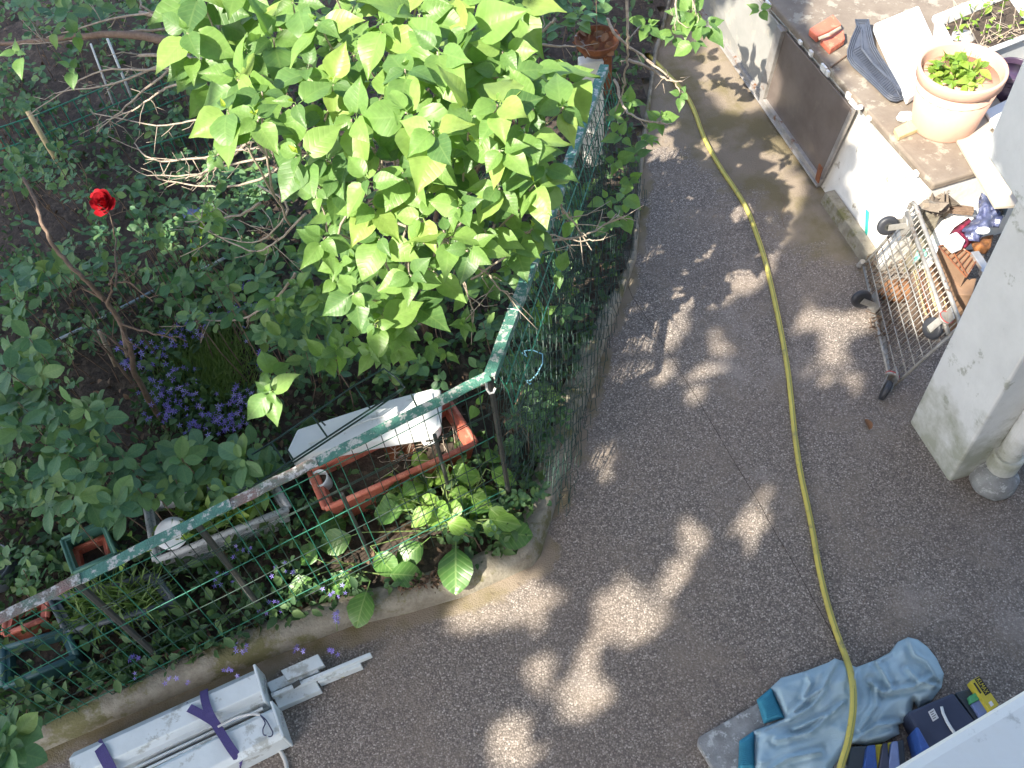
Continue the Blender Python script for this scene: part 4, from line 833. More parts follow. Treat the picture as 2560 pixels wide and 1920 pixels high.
strap('plain violet strap round the upper shutter box near the bottom edge', [(210, 1606, .09), (216, 1616, .145), (226, 1636, .149), (240, 1662, .13), (252, 1690, .08)], .045)
m = MB(); pp = spl(LL(C6, .152, (2030, 690), (2075, 760), (2055, 820), (2060, 870), (2085, 880)), 4); m.tube(pp, .0028, .0028, 5); pp = spl(LL(C6, .153, (2030, 690), (2085, 740), (2120, 800), (2145, 850), (2135, 885), (2105, 890)), 4); m.tube(pp, .0028, .0028, 5)
m2 = MB(); m2.tube(spl(LL(C6, .15, (1640, 800), (1800, 720), (1930, 685), (2030, 690)), 4), .005, .005, 6)
wl = thing('wire_loop', 'thin dark wire loop with white lead on the lower shutter box', 'wire', P(*C6(2060, 800), .14)); m.build('loop', M_cable2, wl); m2.build('lead', M_cable, wl)
m = MB(); m.tube(spl(L((583, 1604, .012), (598, 1612, .012), (610, 1630, .012), (618, 1650, .012), (622, 1680, .012)), 4), .009, .009, 8); tag(m.build('cable', M_cable, smooth=True), 'white cable end curling out below the lower shutter box', 'cable')
# yellow fallen leaf, loose blossoms on the path
o = inst('fallen_leaf', leaf_mesh('fallen', M_yel, prof=OVAL, pet=.1, fold=.3), None, frame(P(726, 1464, .012), Vec((.6, .3, 0)), UP, .055)); tag(o, 'yellow fallen leaf on the path just below the thin guide rail', 'leaf')
o = inst('fallen_leaf', leaf_mesh('fallen', M_dead, prof=OVAL, pet=.1, fold=.6), None, frame(P(1868, 905, .01), Vec((.2, -1, 0)), UP+Vec((.3, 0, 0)), .06)); tag(o, 'dry pale fallen leaf on the path below the trolley', 'leaf')
mb = MB()
for i in range(240):
    u, v = rnd.uniform(650, 2150), rnd.uniform(250, 1600); p = P(u, v, .004)
    if not inpoly(p.x, p.y, KIpoly) and p.x < 2.0: q = rv(.006); q.z = abs(q.z)*.4; mb.tube([p, p+q, p+q*2+Vec((rnd.gauss(0, .006), rnd.gauss(0, .006), 0))], .0012, .0008, 4)
stuff(tag(mb.build('path_litter', M_bark), 'fine dry crumbs and twigs scattered over the path', 'litter'))
m = MB(); m.tube(L((1690, 425, .004), (1696, 445, .01), (1688, 465, .006), (1694, 490, .004)), .002, .0015, 5); tag(m.build('twig', M_bark), 'thin dark crooked twig lying on the path right of the hose', 'twig')
m = MB(); m.tube(L((1640, 300, .006), (1690, 292, .006)), .001, .001, 4)

# ================================================================== POTS AND TROUGHS BEHIND THE FENCE
def Ca(x, y): return (640+x*.27125)*.86406, (920+y*.27125)*.86406
def Cb(x, y): return (100+x*.27125)*.86406, (1200+y*.27125)*.86406
oz = .26
oq = LL(Ca, oz, (640, 1290), (2020, 690), (1790, 330), (500, 960))
orp = thing('terracotta_planter', 'long orange terracotta planter box full of dry twigs behind the mesh', 'planter', sum(oq, Vec())/4-UP*.2)
trough(orp, oq, .2, M_terra, .03, .014, M_soil, .06, .86)
m = MB(); 
for i in range(26):
    a, b = rnd.uniform(.5, .98), rnd.uniform(.2, .8); p = oq[0].lerp(oq[1], a).lerp(oq[3].lerp(oq[2], a), b)-UP*.05; q = p+rv(.05); q.z = p.z+.02+rnd.random()*.05; r_ = q+rv(.06); r_.z = p.z+rnd.random()*.04; m.tube(spl([p, q, r_], 3), .002, .0015, 4)
stuff(m.build('dry_twig', M_twig, orp))
tpq = P(*Ca(690, 1130), .13); tp2 = thing('white_tube_pot', 'small white tube pot standing in the left end of the orange planter', 'pot', tpq)
m = MB(); m.lathe(tpq, [(.035, 0), (.042, .11), (.045, .13), (.046, .145), (.041, .145), (.038, .1)], 24, Vec((-.18, -.05, 1)).normalized()); m.build('body', M_whitepl, tp2, smooth=True)
m = MB(); m.lathe(tpq+Vec((-.018, -.005, .105)), [(.005, 0), (.036, .002)], 16); m.build('soil', M_soil, tp2)
m = MB(); m.quadbox(LL(Ca, .215, (1150, 690), (1420, 600), (1500, 800), (1240, 880)), .01); tag(m.build('rusty_plate', M_rust), 'rusty orange plate lying in the middle of the orange planter', 'plate')
wt_q = [(280, 760), (375, 560), (1180, 300), (1660, 170), (1705, 195), (1700, 250), (1690, 540), (1640, 580), (1100, 670), (480, 800), (330, 840)]
def upz(u, v, e): return .33+.03*sm(e/14)
up_t = thing('white_trough', 'white plastic trough lying upside down across the orange planter', 'trough', P(*Ca(1000, 550), .28))
prism(LL(Ca, .37, *wt_q), .29, .37).build('shell', M_whitepl, up_t, bevel=.014)
m = MB(); pq = LL(Ca, .372, (480, 700), (1050, 470), (1450, 380)); m.tube(pq, .004, .004, 6); m.build('moulding', M_whitepl, up_t)
m = MB(); pq = LL(Ca, .36, (1695, 250), (1695, 540), (1640, 575)); m.tube(pq, .009, .009, 8); m.build('lip', M_whitepl, up_t, smooth=True)
m = MB(); pq = LL(Ca, .29, (1500, 610), (1560, 700), (1640, 690), (1690, 580)); m.tube(pq, .01, .01, 8); m.build('lip', M_whitepl, up_t, smooth=True)
wf = thing('plant_support', 'green wire ladder frame leaning over the white trough behind the fence', 'plant support', P(*Ca(760, 500), .4))
def fr(x, y, z): return P(*Ca(x, y), z)
for pts in ([(-40, 800, .44), (170, 670, .46), (900, 165, .5), (1180, 5, .52), (1290, 90, .5), (1370, 180, .48)], [(-160, 1120, .42), (20, 1060, .43), (260, 900, .44), (1050, 380, .47), (1360, 180, .48)], [(-160, 1150, .41), (260, 930, .43), (1070, 400, .46), (1350, 200, .47)]):
    m = MB(); m.tube([fr(*q) for q in pts], .005, .005, 6); m.build('rod', M_darkwire, wf)
for a, b in (((910, 160), (1055, 380)), ((520, 440), (660, 640)), ((145, 690), (285, 905)), ((1430, 240), (1480, 350)), ((600, 490), (640, 530)), ((270, 730), (340, 840)), ((-80, 830), (20, 1040))):
    m = MB(); m.tube([fr(*a, .49), fr(*b, .47)], .0045, .0045, 6); m.build('rung', M_darkwire, wf)
# long grey troughs on the left
FERN = leaf_geo(prof=((0, .01), (.3, .035), (.7, .03), (1, .003)), fold=.4, droop=.7, wave=0, pet=0, cols=(-1, 0, 1))
FERN2 = leaf_geo(prof=((0, .02), (.2, .14), (.5, .2), (.8, .12), (1, .01)), fold=.2, droop=.4, wave=.02, pet=.1, cols=(-1, 0, 1))
def fill_green(t, q, n, Ls, geos, mat, sd=.05, name='foliage', hh=.1, lo=.08, hi=.92):
    ms = []
    for i in range(n):
        a, b = rnd.uniform(lo, hi), rnd.uniform(.12, .88); p = q[0].lerp(q[1], a).lerp(q[3].lerp(q[2], a), b); p = Vec((p.x, p.y, p.z-sd+rnd.random()*hh))
        ms.append(frame(p, rv(.8)+UP*.7, UP+rv(.7), rnd.uniform(*Ls)))
    return join_leaves(name, ms, geos, mat, t)
q1 = LL(Cb, .24, (1070, 735), (2285, 258), (2100, -40), (985, 240)); g1_ = thing('grey_trough', 'speckled grey trough of ferny weeds left of the orange planter', 'planter', sum(q1, Vec())/4-UP*.2)
trough(g1_, q1, .19, M_speck, .03, .016, M_soil, .05, .9); fill_green(g1_, q1, 420, (.05, .1), [FERN2, FERN], G_fern, lo=.2)
for i in range(40):
    a, b = rnd.uniform(.25, .9), rnd.uniform(.1, .9); p = q1[0].lerp(q1[1], a).lerp(q1[3].lerp(q1[2], a), b)+UP*rnd.uniform(0, .08); inst('leaf', rnd.choice(HERB), g1_, frame(p, rv(1)+UP*.2, UP+rv(.4), rnd.uniform(.05, .085)))
m = MB(); m.tube(LL(Cb, .17, (1160, 775), (2290, 320)), .008, .008, 7); m.build('tray_edge', M_speck, g1_)
m = MB(); m.tube(LL(Cb, .14, (1180, 800), (2290, 350)), .008, .008, 7); m.build('tray_edge', M_speck, g1_)
q2 = LL(Cb, .2, (250, 1400), (1230, 1120), (1060, 880), (110, 1110)); g2_ = thing('grass_trough', 'slate grey trough of yellowish grass behind the fence at the left', 'planter', sum(q2, Vec())/4-UP*.16)
trough(g2_, q2, .16, M_slate, .035, .014, M_soil, .04, .9); fill_green(g2_, q2, 520, (.07, .15), [FERN], G_fern, hh=.03)
q3 = LL(Cb, .2, (-330, 1420), (60, 1270), (70, 1100), (-300, 1240)); g3_ = thing('red_trough', 'dull red trough left of the grass trough under the rail', 'planter', sum(q3, Vec())/4-UP*.15); trough(g3_, q3, .15, M_terra, .03, .012)
q4 = LL(Cb, .2, (-330, 1900), (330, 1620), (240, 1390), (-330, 1560)); g4_ = thing('teal_trough', 'dark teal plastic trough in the shade at the left edge', 'planter', sum(q4, Vec())/4-UP*.16); trough(g4_, q4, .16, M_teal, .03, .014)
q5 = LL(Cb, .3, (310, 850), (690, 680), (570, 385), (205, 555)); g5_ = thing('square_pot', 'square green plastic pot left of the ferny trough', 'flower pot', sum(q5, Vec())/4-UP*.25); trough(g5_, q5, .25, M_greenpl, .02, .008, M_soil, .22, .8)
q6 = LL(Cb, .25, (360, 840), (640, 720), (595, 520), (320, 640)); g6_ = thing('square_pot', 'square terracotta pot standing inside the square green pot', 'flower pot', sum(q6, Vec())/4-UP*.1); trough(g6_, q6, .15, M_terra, .02, .008, M_soil, .04, .8)
pl_c = P(*Cb(1225, 500), .3); m = MB(); m.lathe(pl_c, [(.005, 0), (.045, .002), (.075, .014), (.078, .017), (.05, .007), (.005, .005)], 32, Vec((.1, -.25, 1)).normalized()); tag(m.build('white_plate', M_foam, smooth=True), 'round white plate tucked under the top rail in the grey trough', 'plate')
# loose orange pots lower down at the kerb
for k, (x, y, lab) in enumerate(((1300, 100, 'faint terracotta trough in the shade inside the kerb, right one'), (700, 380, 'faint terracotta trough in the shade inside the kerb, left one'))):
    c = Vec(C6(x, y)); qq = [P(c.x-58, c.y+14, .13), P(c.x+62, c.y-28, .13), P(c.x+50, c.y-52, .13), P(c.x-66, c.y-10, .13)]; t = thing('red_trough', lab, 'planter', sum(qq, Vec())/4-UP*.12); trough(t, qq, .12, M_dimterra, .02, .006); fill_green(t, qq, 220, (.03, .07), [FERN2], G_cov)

# ================================================================== PLANTS
def twig_net(name, label, cat, base, tips, mat, r0=.008, wob=.03, parent=None, sub=2):
    t = thing(name, label, cat, base) if parent is None else parent
    for tip in tips: branch(t, [base, base.lerp(tip, .5)+rv(wob), tip], r0, mat, sub)
    return t
def branch(t, pts, r0, mat, sub=2, r1=.002, name='branch', sublen=.16):
    sp = spl([Vec(p) for p in pts], 5); m = MB(); m.tube([p+rv(.003) for p in sp], r0, r1, 6)
    for k in range(sub):
        i = rnd.randrange(len(sp)//3, len(sp)); d = (sp[min(i+1, len(sp)-1)]-sp[max(0, i-1)]).normalized(); q = sp[i]; e = (d*.7+rv(.55)).normalized()*sublen*rnd.uniform(.4, 1.2)
        m.tube([q, q+e*.5+rv(.01), q+e+rv(.015)], max(.0022, r0*.4), .0015, 5)
        if rnd.random() < .6: q2 = q+e*.55; e2 = (e.normalized()+rv(.6)).normalized()*sublen*.4; m.tube([q2, q2+e2], .0018, .0013, 4)
    return m.build(name, mat, t, smooth=True)
# ---- lilac
lil_base = P(900, 700, .05); lil_base = Vec((-.55, 3.3, .05))
lil = thing('lilac_shrub', 'big lilac shrub in the middle, heart shaped leaves bright in the sun', 'shrub', lil_base)
def lil_z(u, v):                                  # canopy height over the photo plane
    return 2.05-.55*sm((v-150)/560.)-.25*sm((u-1050)/300.)
LILPOLY = [(335, -60), (1120, -60), (1120, 60), (1238, 140), (1215, 330), (1160, 500), (1080, 555), (960, 520), (900, 700), (830, 735), (745, 640), (690, 520), (640, 330), (430, 235), (372, 140)]
shoots = []; tries = 0
cent = []
while len(cent) < 92 and tries < 8000:
    tries += 1; u, v = rnd.uniform(340, 1280), rnd.uniform(-60, 735)
    if not inpoly(u, v, LILPOLY): continue
    if inpoly(u, v, [(1010, -60), (1165, -60), (1180, 40), (1060, 60)]) and rnd.random() < .6: continue
    if all((u-a)**2+(v-b)**2 > (54 if v < 330 else 48)**2 for a, b in cent): cent.append((u, v))
allm = []; young = []
for u, v in cent:
    z = lil_z(u, v)+rnd.uniform(-.16, .12); p = P(u, v, z); big = (.122+.042*sm((480-v)/330))*rnd.uniform(.85, 1.12)
    ax = Vec((rnd.gauss(-.12, .22), rnd.gauss(-.35, .22), .9)); shoots.append(p)
    allm += rosette(p, ax, rnd.choice((2, 3, 3)), big, Vec((0, -.3, -.5)), .25)
    if rnd.random() < .55: young += rosette(p+ax.normalized()*.012, ax, 1, .052, Vec((0, 0, 0)), .85)
# second, deeper layer
for k in range(80):
    u, v = rnd.uniform(380, 1300), rnd.uniform(-40, 640)
    if not inpoly(u, v, LILPOLY+[]): continue
    p = P(u, v, lil_z(u, v)-rnd.uniform(.25, .6)); allm += rosette(p, Vec((rnd.gauss(0, .3), rnd.gauss(-.2, .3), .9)), 2, .115, Vec((0, -.15, -.35)), .3)
# hand-placed shoots seen singly
hand = [((1490, 20), .95, .125, 4), ((1455, 65), .9, .1, 3), ((1530, 45), .92, .12, 3), ((1405, 50), .9, .1, 3), ((1500, 85), .88, .105, 2), ((575, 845), 1.05, .12, 3), ((585, 800), .9, .12, 2), ((828, 665), 1.35, .125, 4), ((930, 735), .95, .07, 3), ((1000, 700), 1.1, .075, 3), ((960, 760), .9, .06, 2), ((1355, 215), 1.15, .07, 3), ((1430, 250), 1.2, .075, 3), ((1470, 200), 1.25, .07, 2), ((1400, 280), 1.1, .08, 3), ((1340, 290), 1.1, .08, 2), ((1345, 410), .95, .085, 2), ((1320, 470), .9, .085, 2), ((1230, 470), 1.1, .08, 2), ((1250, 30), 1.7, .09, 3), ((1030, 870), .9, .085, 1), ((30, 110), 1.5, .1, 2), ((150, 140), 1.2, .09, 2), ((160, 70), 1.2, .085, 2), ((110, 60), 1.3, .08, 2), ((1640, 15), .8, .085, 2), ((1375, 330), .75, .085, 2), ((1360, 385), .7, .09, 2), ((1330, 345), .75, .085, 2), ((1312, 425), .7, .085, 2), ((1388, 290), .8, .085, 2), ((1345, 455), .6, .085, 2), ((1330, 250), .9, .085, 2), ((1205, 580), 1.1, .07, 2), ((1100, 60), 1.9, .1, 3), ((720, 600), 1.45, .09, 3), ((760, 560), 1.5, .09, 3)]
for k in range(46):                               # lower, smaller leaved shoots that join the crown to the shrubs below
    a, b, c_, d_ = rnd.choice(((560, 720, 520, 720), (430, 640, 240, 470), (700, 900, 640, 780), (620, 800, 480, 640), (980, 1180, 540, 700))); hand.append(((rnd.uniform(a, b), rnd.uniform(c_, d_)), rnd.uniform(.75, 1.25), rnd.uniform(.065, .095), rnd.choice((2, 3))))
for (u, v), z, Lf, pr in hand:
    p = P(u, v, z); shoots.append(p); allm += rosette(p, Vec((rnd.gauss(-.1, .25), rnd.gauss(-.3, .25), .9)), pr, Lf, Vec((0, -.2, -.35)), .25)
    if pr > 2: young += rosette(p+UP*.015, Vec((0, -.2, 1)), 1, .045, Vec(), .85)
LEAF_XF = allm+young
allm.sort(key=sizekey); geos = [leaf_geo(fold=.3, droop=.25, seed=i, prof=lilprof(.8+.06*i, .03*i-.04)) for i in range(5)]
for M in allm[:270]: inst('leaf', rnd.choice(LIL), lil, M)
for M in young[:30]: inst('leaf', rnd.choice(LILY), lil, M)
join_leaves('leaf', allm[270:]+young[30:], geos, G_lilS, lil)
# stems and branches of the lilac
for k in range(6):
    b = lil_base+Vec((rnd.uniform(-.15, .15), rnd.uniform(-.1, .15), 0)); tpx = P(rnd.uniform(600, 1150), rnd.uniform(40, 420), 1.4); branch(lil, [b, b.lerp(tpx, .45)+rv(.06)+UP*.1, tpx], .02, M_bark, 2, .006)
for p in shoots[:92]:
    q = lil_base.lerp(p, .72)+rv(.07)+UP*.05; branch(lil, [q, q.lerp(p, .6)+rv(.02), p-UP*.02], .0055, M_twig, 0, .003)
for pts in ([(1355, -40, 1.75), (1355, 60, 1.6), (1358, 100, 1.5), (1352, 150, 1.35), (1345, 200, 1.2), (1330, 240, 1.1)], [(1310, 40, 1.5), (1335, 80, 1.45), (1400, 130, 1.35), (1450, 170, 1.3), (1470, 200, 1.25)], [(1330, 170, 1.2), (1345, 230, 1.15), (1380, 255, 1.2), (1450, 268, 1.2)], [(1360, 130, 1.4), (1410, 150, 1.3), (1440, 172, 1.3), (1475, 178, 1.3)], [(1200, 40, 1.6), (1170, 70, 1.55), (1140, 90, 1.5)], [(1140, 92, 1.45), (1200, 100, 1.45), (1245, 98, 1.45)], [(1490, -30, 1.1), (1500, 10, .98), (1505, 30, .93)], [(1455, -30, 1.0), (1460, 20, .95), (1466, 50, .9)]):
    branch(lil, [P(*q) for q in pts], .008, M_twig, 3, .003, sublen=.12)
# pale bare twigs over the fence
DEAD = ([(760, 420, 1.5), (830, 470, 1.45), (960, 510, 1.4), (1080, 500, 1.4), (1180, 505, 1.35), (1240, 520, 1.3), (1285, 520, 1.3)], [(955, 505, 1.42), (1000, 560, 1.35), (1050, 590, 1.3), (1080, 625, 1.22), (1110, 637, 1.2)], [(955, 510, 1.4), (985, 570, 1.3), (1010, 630, 1.2), (1018, 672, 1.1)], [(1195, 415, 1.4), (1230, 470, 1.35), (1280, 540, 1.25)], [(1180, 520, 1.3), (1260, 510, 1.3), (1315, 480, 1.3)], [(800, 290, 1.8), (840, 330, 1.7), (860, 380, 1.6), (840, 430, 1.5)], [(900, 480, 1.45), (950, 480, 1.4), (1000, 430, 1.5)], [(770, 530, 1.3), (790, 600, 1.15), (840, 690, .95)], [(560, 400, 1.2), (620, 450, 1.2), (560, 520, 1.0), (470, 510, 1.0)], [(660, 460, 1.2), (600, 520, 1.1), (540, 540, 1.0), (430, 490, .95)])
for pts in DEAD: branch(lil, [P(*q) for q in pts], .0065, M_twig, 6, .0025, name='bare_branch', sublen=.16)
# ---- bare twiggy bush, upper left
tw = thing('bare_bush', 'leafless twiggy bush with pale branch tips in the upper left', 'bush', P(560, 330, .1))
for pts in ([(600, 250, .9), (500, 265, .8), (420, 262, .75), (340, 270, .7), (200, 245, .6)], [(560, 300, .8), (440, 340, .7), (330, 345, .65), (290, 310, .6)], [(620, 330, .8), (520, 350, .75), (430, 375, .7), (320, 380, .6)], [(560, 290, .85), (470, 360, .75), (400, 385, .7)], [(640, 340, .8), (540, 395, .7), (420, 400, .65), (340, 385, .6)], [(430, 380, .7), (500, 330, .8), (560, 320, .85)], [(380, 60, 1.1), (280, 70, 1.0), (150, 90, .9), (40, 95, .85)], [(400, 150, 1.0), (300, 150, .95), (200, 160, .8), (60, 250, .6)], [(420, 110, 1.0), (330, 180, .9), (260, 240, .7), (210, 285, .6)], [(440, 170, 1.0), (360, 190, .9), (300, 230, .8), (230, 260, .7)], [(390, 120, 1.0), (250, 180, .8), (120, 200, .7)], [(640, 590, .8), (600, 640, .7), (520, 690, .5), (420, 690, .5)], [(560, 440, .9), (500, 470, .8), (400, 480, .7)], [(380, 20, 1.2), (250, 40, 1.1), (100, 80, 1.0)]):
    branch(tw, [P(*q) for q in pts], .009, M_twig, 7, .003, sublen=.16)
# thick old branch across the upper left corner
br = thing('old_branch', 'thick pale brown branch crossing the upper left corner', 'branch', P(250, 80, .5))
for pts, r in (([(460, 110, 1.2), (330, 82, 1.1), (220, 75, 1.0), (60, 90, .8), (-60, 100, .7)], .03), ([(470, 60, 1.2), (380, 40, 1.2), (290, 25, 1.1)], .02), ([(480, 130, 1.1), (400, 125, 1.0), (300, 118, .9)], .014)): branch(br, [P(*q) for q in pts], r, M_bark if r > .025 else M_twig, 2, .01)
# ---- bent rose stem at the left
rs = thing('rose_bush', 'tall rose bush with a bent brown stem and one red rose', 'rose bush', P(300, 900, .05))
for pts, r in (([(362, 925, .06), (320, 860, .25), (290, 800, .4), (280, 750, .5), (255, 690, .62), (220, 640, .75), (180, 600, .85), (130, 550, .92), (95, 490, 1.0), (75, 430, 1.02), (50, 385, 1.05)], .016), ([(230, 660, .72), (240, 628, .78), (238, 605, .82)], .008), ([(225, 650, .74), (175, 622, .8), (150, 640, .82)], .007), ([(262, 700, .6), (330, 720, .6), (380, 735, .6)], .006), ([(235, 615, .8), (275, 610, .8), (330, 650, .75)], .006), ([(285, 770, .45), (250, 740, .5), (215, 712, .55)], .008), ([(250, 620, .8), (250, 520, .85), (235, 460, .9)], .006), ([(285, 830, .3), (240, 770, .45), (200, 730, .5)], .009)):
    branch(rs, [P(*q) for q in pts], r, M_bark, 2, r*.5)
rc = P(231, 440, .95)
ps_ = [leaf_mesh('petal', M_rose, prof=((0, .08), (.25, .34), (.55, .48), (.85, .42), (1, .22)), fold=.45, droop=-.35, wave=.06, pet=0, seed=300+i) for i in range(3)]
ra = Vec((-.15, -.45, .85)).normalized(); rx = ra.orthogonal().normalized(); rz = ra.cross(rx)
rose = bpy.data.objects.new('rose_flower', MB().lathe(rc-ra*.02, [(.004, 0), (.012, .01), (.006, .03)], 10, ra).mesh('rose_flower')); COL.objects.link(rose); rose.data.materials.append(M_greenstem); par(rose, rs); rose['label'] = 'deep red double rose flower'
Lr_ = lambda q: .04+.038*q
for k in range(26):
    a = k*2.4; lay = k/26; el_ = 1.25-lay*1.15; d = (rx*math.cos(a)+rz*math.sin(a))*math.cos(el_)+ra*math.sin(el_); n_ = ra*math.cos(el_)-(rx*math.cos(a)+rz*math.sin(a))*math.sin(el_)
    o = bpy.data.objects.new('petal', ps_[k % 3]); COL.objects.link(o); o.parent = rose; o.matrix_basis = frame(rc+d*.004, d+rv(.08), n_+rv(.08), Lr_(lay))
# ---- shrubs
def shrub(name, label, cat, areas, meshes, mat_small, geos, Lf, n, zr, limit=240, pairs=(2, 3), stems=True, smallmats=None):
    base = P(areas[0][0], areas[0][1], .04); t = thing(name, label, cat, base); ms = []
    for k in range(n):
        u0, v0, ru, rv_ = rnd.choice(areas); a, q = rnd.random()*6.28, math.sqrt(rnd.random()); u, v = u0+math.cos(a)*q*ru, v0+math.sin(a)*q*rv_; p = P(u, v, rnd.uniform(*zr))
        ms += rosette(p, Vec((rnd.gauss(0, .35), rnd.gauss(-.2, .35), 1)), rnd.choice(pairs), Lf*rnd.uniform(.75, 1.15), Vec((0, -.08, -.12)), .15)
        if stems and k % 3 == 0: m = MB(); f_ = Vec((p.x+rnd.uniform(-.12, .12), p.y+rnd.uniform(-.05, .15), .04)); m.tube([f_, f_.lerp(p, .5)+rv(.03), p], .004, .002, 5); m.build('stem', M_bark, t)
    ms.sort(key=sizekey)
    for M in ms[:limit]: inst('leaf', rnd.choice(meshes), t, M)
    if len(ms) > limit: join_leaves('leaf', ms[limit:], geos, mat_small, t)
    return t
gs = [leaf_geo(prof=OVAL, fold=.2, droop=.2, seed=i) for i in range(3)]
shrub('broad_leaved_shrub', 'shady broad leaved shrub in front of the violet flowers at the left', 'shrub', [(100, 910, 150, 110), (190, 970, 100, 100), (180, 1060, 140, 60), (60, 850, 90, 90)], SHR, G_shrS, gs, .1, 85, (.35, .75), 260)
shrub('broad_leaved_shrub', 'shady broad leaved shrub between the violet flowers and the top rail', 'shrub', [(420, 990, 100, 40), (480, 1020, 80, 50), (560, 1010, 50, 60), (330, 1030, 60, 40)], SHR, G_shrS, gs, .1, 36, (.3, .6), 200)
shrub('hazel_shrub', 'young shrub of oval leaves left of the lilac, behind the metal rod', 'shrub', [(520, 600, 150, 90), (640, 640, 90, 90), (430, 640, 80, 50), (680, 720, 50, 60), (590, 690, 50, 40)], SHR, G_shrS, gs, .075, 92, (.35, .85), 260)
shrub('yellowing_shrub', 'low shrub with yellowing leaves at the left edge', 'shrub', [(40, 620, 60, 60), (90, 600, 70, 40), (20, 700, 40, 90), (60, 780, 60, 50)], SHR, G_shrS, gs, .09, 28, (.5, .9), 160)
shrub('rose_foliage', 'dim rose leaves clustered round the red flower', 'rose bush', [(150, 440, 140, 90), (280, 470, 90, 70), (330, 540, 110, 70), (210, 540, 80, 60), (60, 360, 70, 40)], SHR, G_shrS, gs, .055, 100, (.45, .9), 260)
shrub('shade_shrub', 'dark green shrub under the lilac branches near the top', 'shrub', [(560, 420, 120, 60), (430, 340, 140, 50), (660, 500, 90, 60), (430, 430, 120, 50)], SHR, G_shrS, gs, .07, 60, (.25, .7), 200)
shrub('fence_climber', 'climbing plant with rounded leaves behind the netting', 'climber', [(1180, 640, 60, 120), (1100, 760, 70, 90), (1000, 640, 90, 90), (1220, 480, 60, 90), (1060, 560, 80, 60), (900, 800, 80, 30), (1150, 860, 70, 60)], SHR, G_shrS, gs, .07, 80, (.15, .8), 240)
shrub('far_shrub', 'dark leafy shrub at the far end of the garden, behind the lilac', 'shrub', [(700, -20, 420, 60), (1050, 30, 160, 60), (1180, -20, 160, 50), (200, -10, 200, 50)], SHR, G_shrS, gs, .09, 90, (.5, 1.3), 200)
shrub('weeds', 'low leafy weeds crowding the inside of the kerb below the corner', 'weeds', [(1140, 1000, 50, 120), (1080, 1100, 60, 60), (1180, 900, 40, 60), (1000, 1130, 60, 40)], SHR, G_shrS, gs, .045, 70, (.06, .3), 200)
shrub('undergrowth', 'mixed low undergrowth in the upper left corner, round the white stakes', 'undergrowth', [(120, 150, 160, 90), (230, 330, 170, 70), (60, 330, 100, 60), (330, 200, 90, 90), (420, 130, 80, 70), (90, 40, 160, 60), (300, 40, 120, 50), (30, 180, 80, 90)], SHR, G_shrS, gs, .06, 190, (.1, .55), 260)
shrub('undergrowth', 'mixed low undergrowth between the rose stem and the lilac', 'undergrowth', [(330, 620, 110, 60), (130, 720, 110, 50), (380, 470, 110, 60), (480, 560, 90, 60), (620, 800, 80, 40), (700, 760, 70, 40), (560, 380, 110, 60), (110, 560, 110, 60)], SHR, G_shrS, gs, .055, 150, (.08, .4), 220)
shrub('undergrowth', 'dim undergrowth along the lower left edge above the rail', 'undergrowth', [(60, 1120, 90, 70), (50, 1230, 70, 50), (200, 1120, 80, 40), (430, 1080, 60, 20), (20, 1040, 50, 60)], SHR, G_shrS, gs, .06, 60, (.08, .4), 160)
# fine grass between the bellflowers
gr_ms = []
while len(gr_ms) < 2600:
    u, v = rnd.uniform(330, 560), rnd.uniform(690, 940); p = P(u, v, .055)
    if rnd.random() < math.exp(-(((u-450)/75)**2+((v-800)/85)**2)): gr_ms.append(frame(p, rv(.4)+UP*.9, Vec((0, -1, .3))+rv(.4), rnd.uniform(.05, .1)))
tag(join_leaves('grass_tuft', gr_ms, [FERN], G_fern, None), 'fine green grass growing among the violet bellflowers', 'grass')
# hosta and broad dark leaves by the kerb
def singles(name, label, cat, spots, meshes, base):
    t = thing(name, label, cat, base)
    for u, v, z, dx, dy, Lf in spots:
        p = P(u, v, z); inst('leaf', rnd.choice(meshes), t, frame(p, Vec((dx, dy, -.1)), Vec((-.1, -.35, 1))+rv(.12), Lf))
    m = MB()
    for u, v, z, dx, dy, Lf in spots: p = P(u, v, z); m.tube([Vec((base.x+rnd.uniform(-.05, .05), base.y+rnd.uniform(-.05, .05), .05)), p], .004, .003, 5)
    stuff(m.build('stalk', M_greenstem, t)); return t
hs = []
for k in range(38):
    u, v = rnd.uniform(830, 1085), rnd.uniform(1000, 1130); hs.append((u, v, rnd.uniform(.14, .3), rnd.uniform(-1, 1), rnd.uniform(-.8, .5), rnd.uniform(.09, .135)))
singles('hosta', 'bright green hosta with ribbed leaves behind the mesh at the corner', 'hosta', hs, HOS, P(960, 1130, .05))
singles('broad_leaf_plant', 'plant with big dark rounded leaves poking through the mesh by the hosta', 'plant', [(1040, 1150, .2, 1, -.15, .17), (985, 1155, .2, -.1, -1, .19), (1000, 1120, .22, .6, .5, .14), (930, 1160, .17, -.8, -.5, .14), (890, 1100, .25, -1, .1, .14), (780, 1150, .2, -1, -.2, .15), (800, 1180, .18, .5, -.7, .13)], BER, P(980, 1140, .05))
singles('broad_leaf_plant', 'plant with big dark rounded leaves hanging over the kerb, left of the litter', 'plant', [(800, 1255, .16, -.4, -1, .15), (820, 1240, .17, .9, -.1, .14), (785, 1240, .17, -1, -.2, .13), (700, 1215, .2, -.4, .3, .13), (660, 1165, .22, .3, .2, .16), (690, 1240, .18, -.9, -.4, .12)], BER, P(760, 1235, .05))
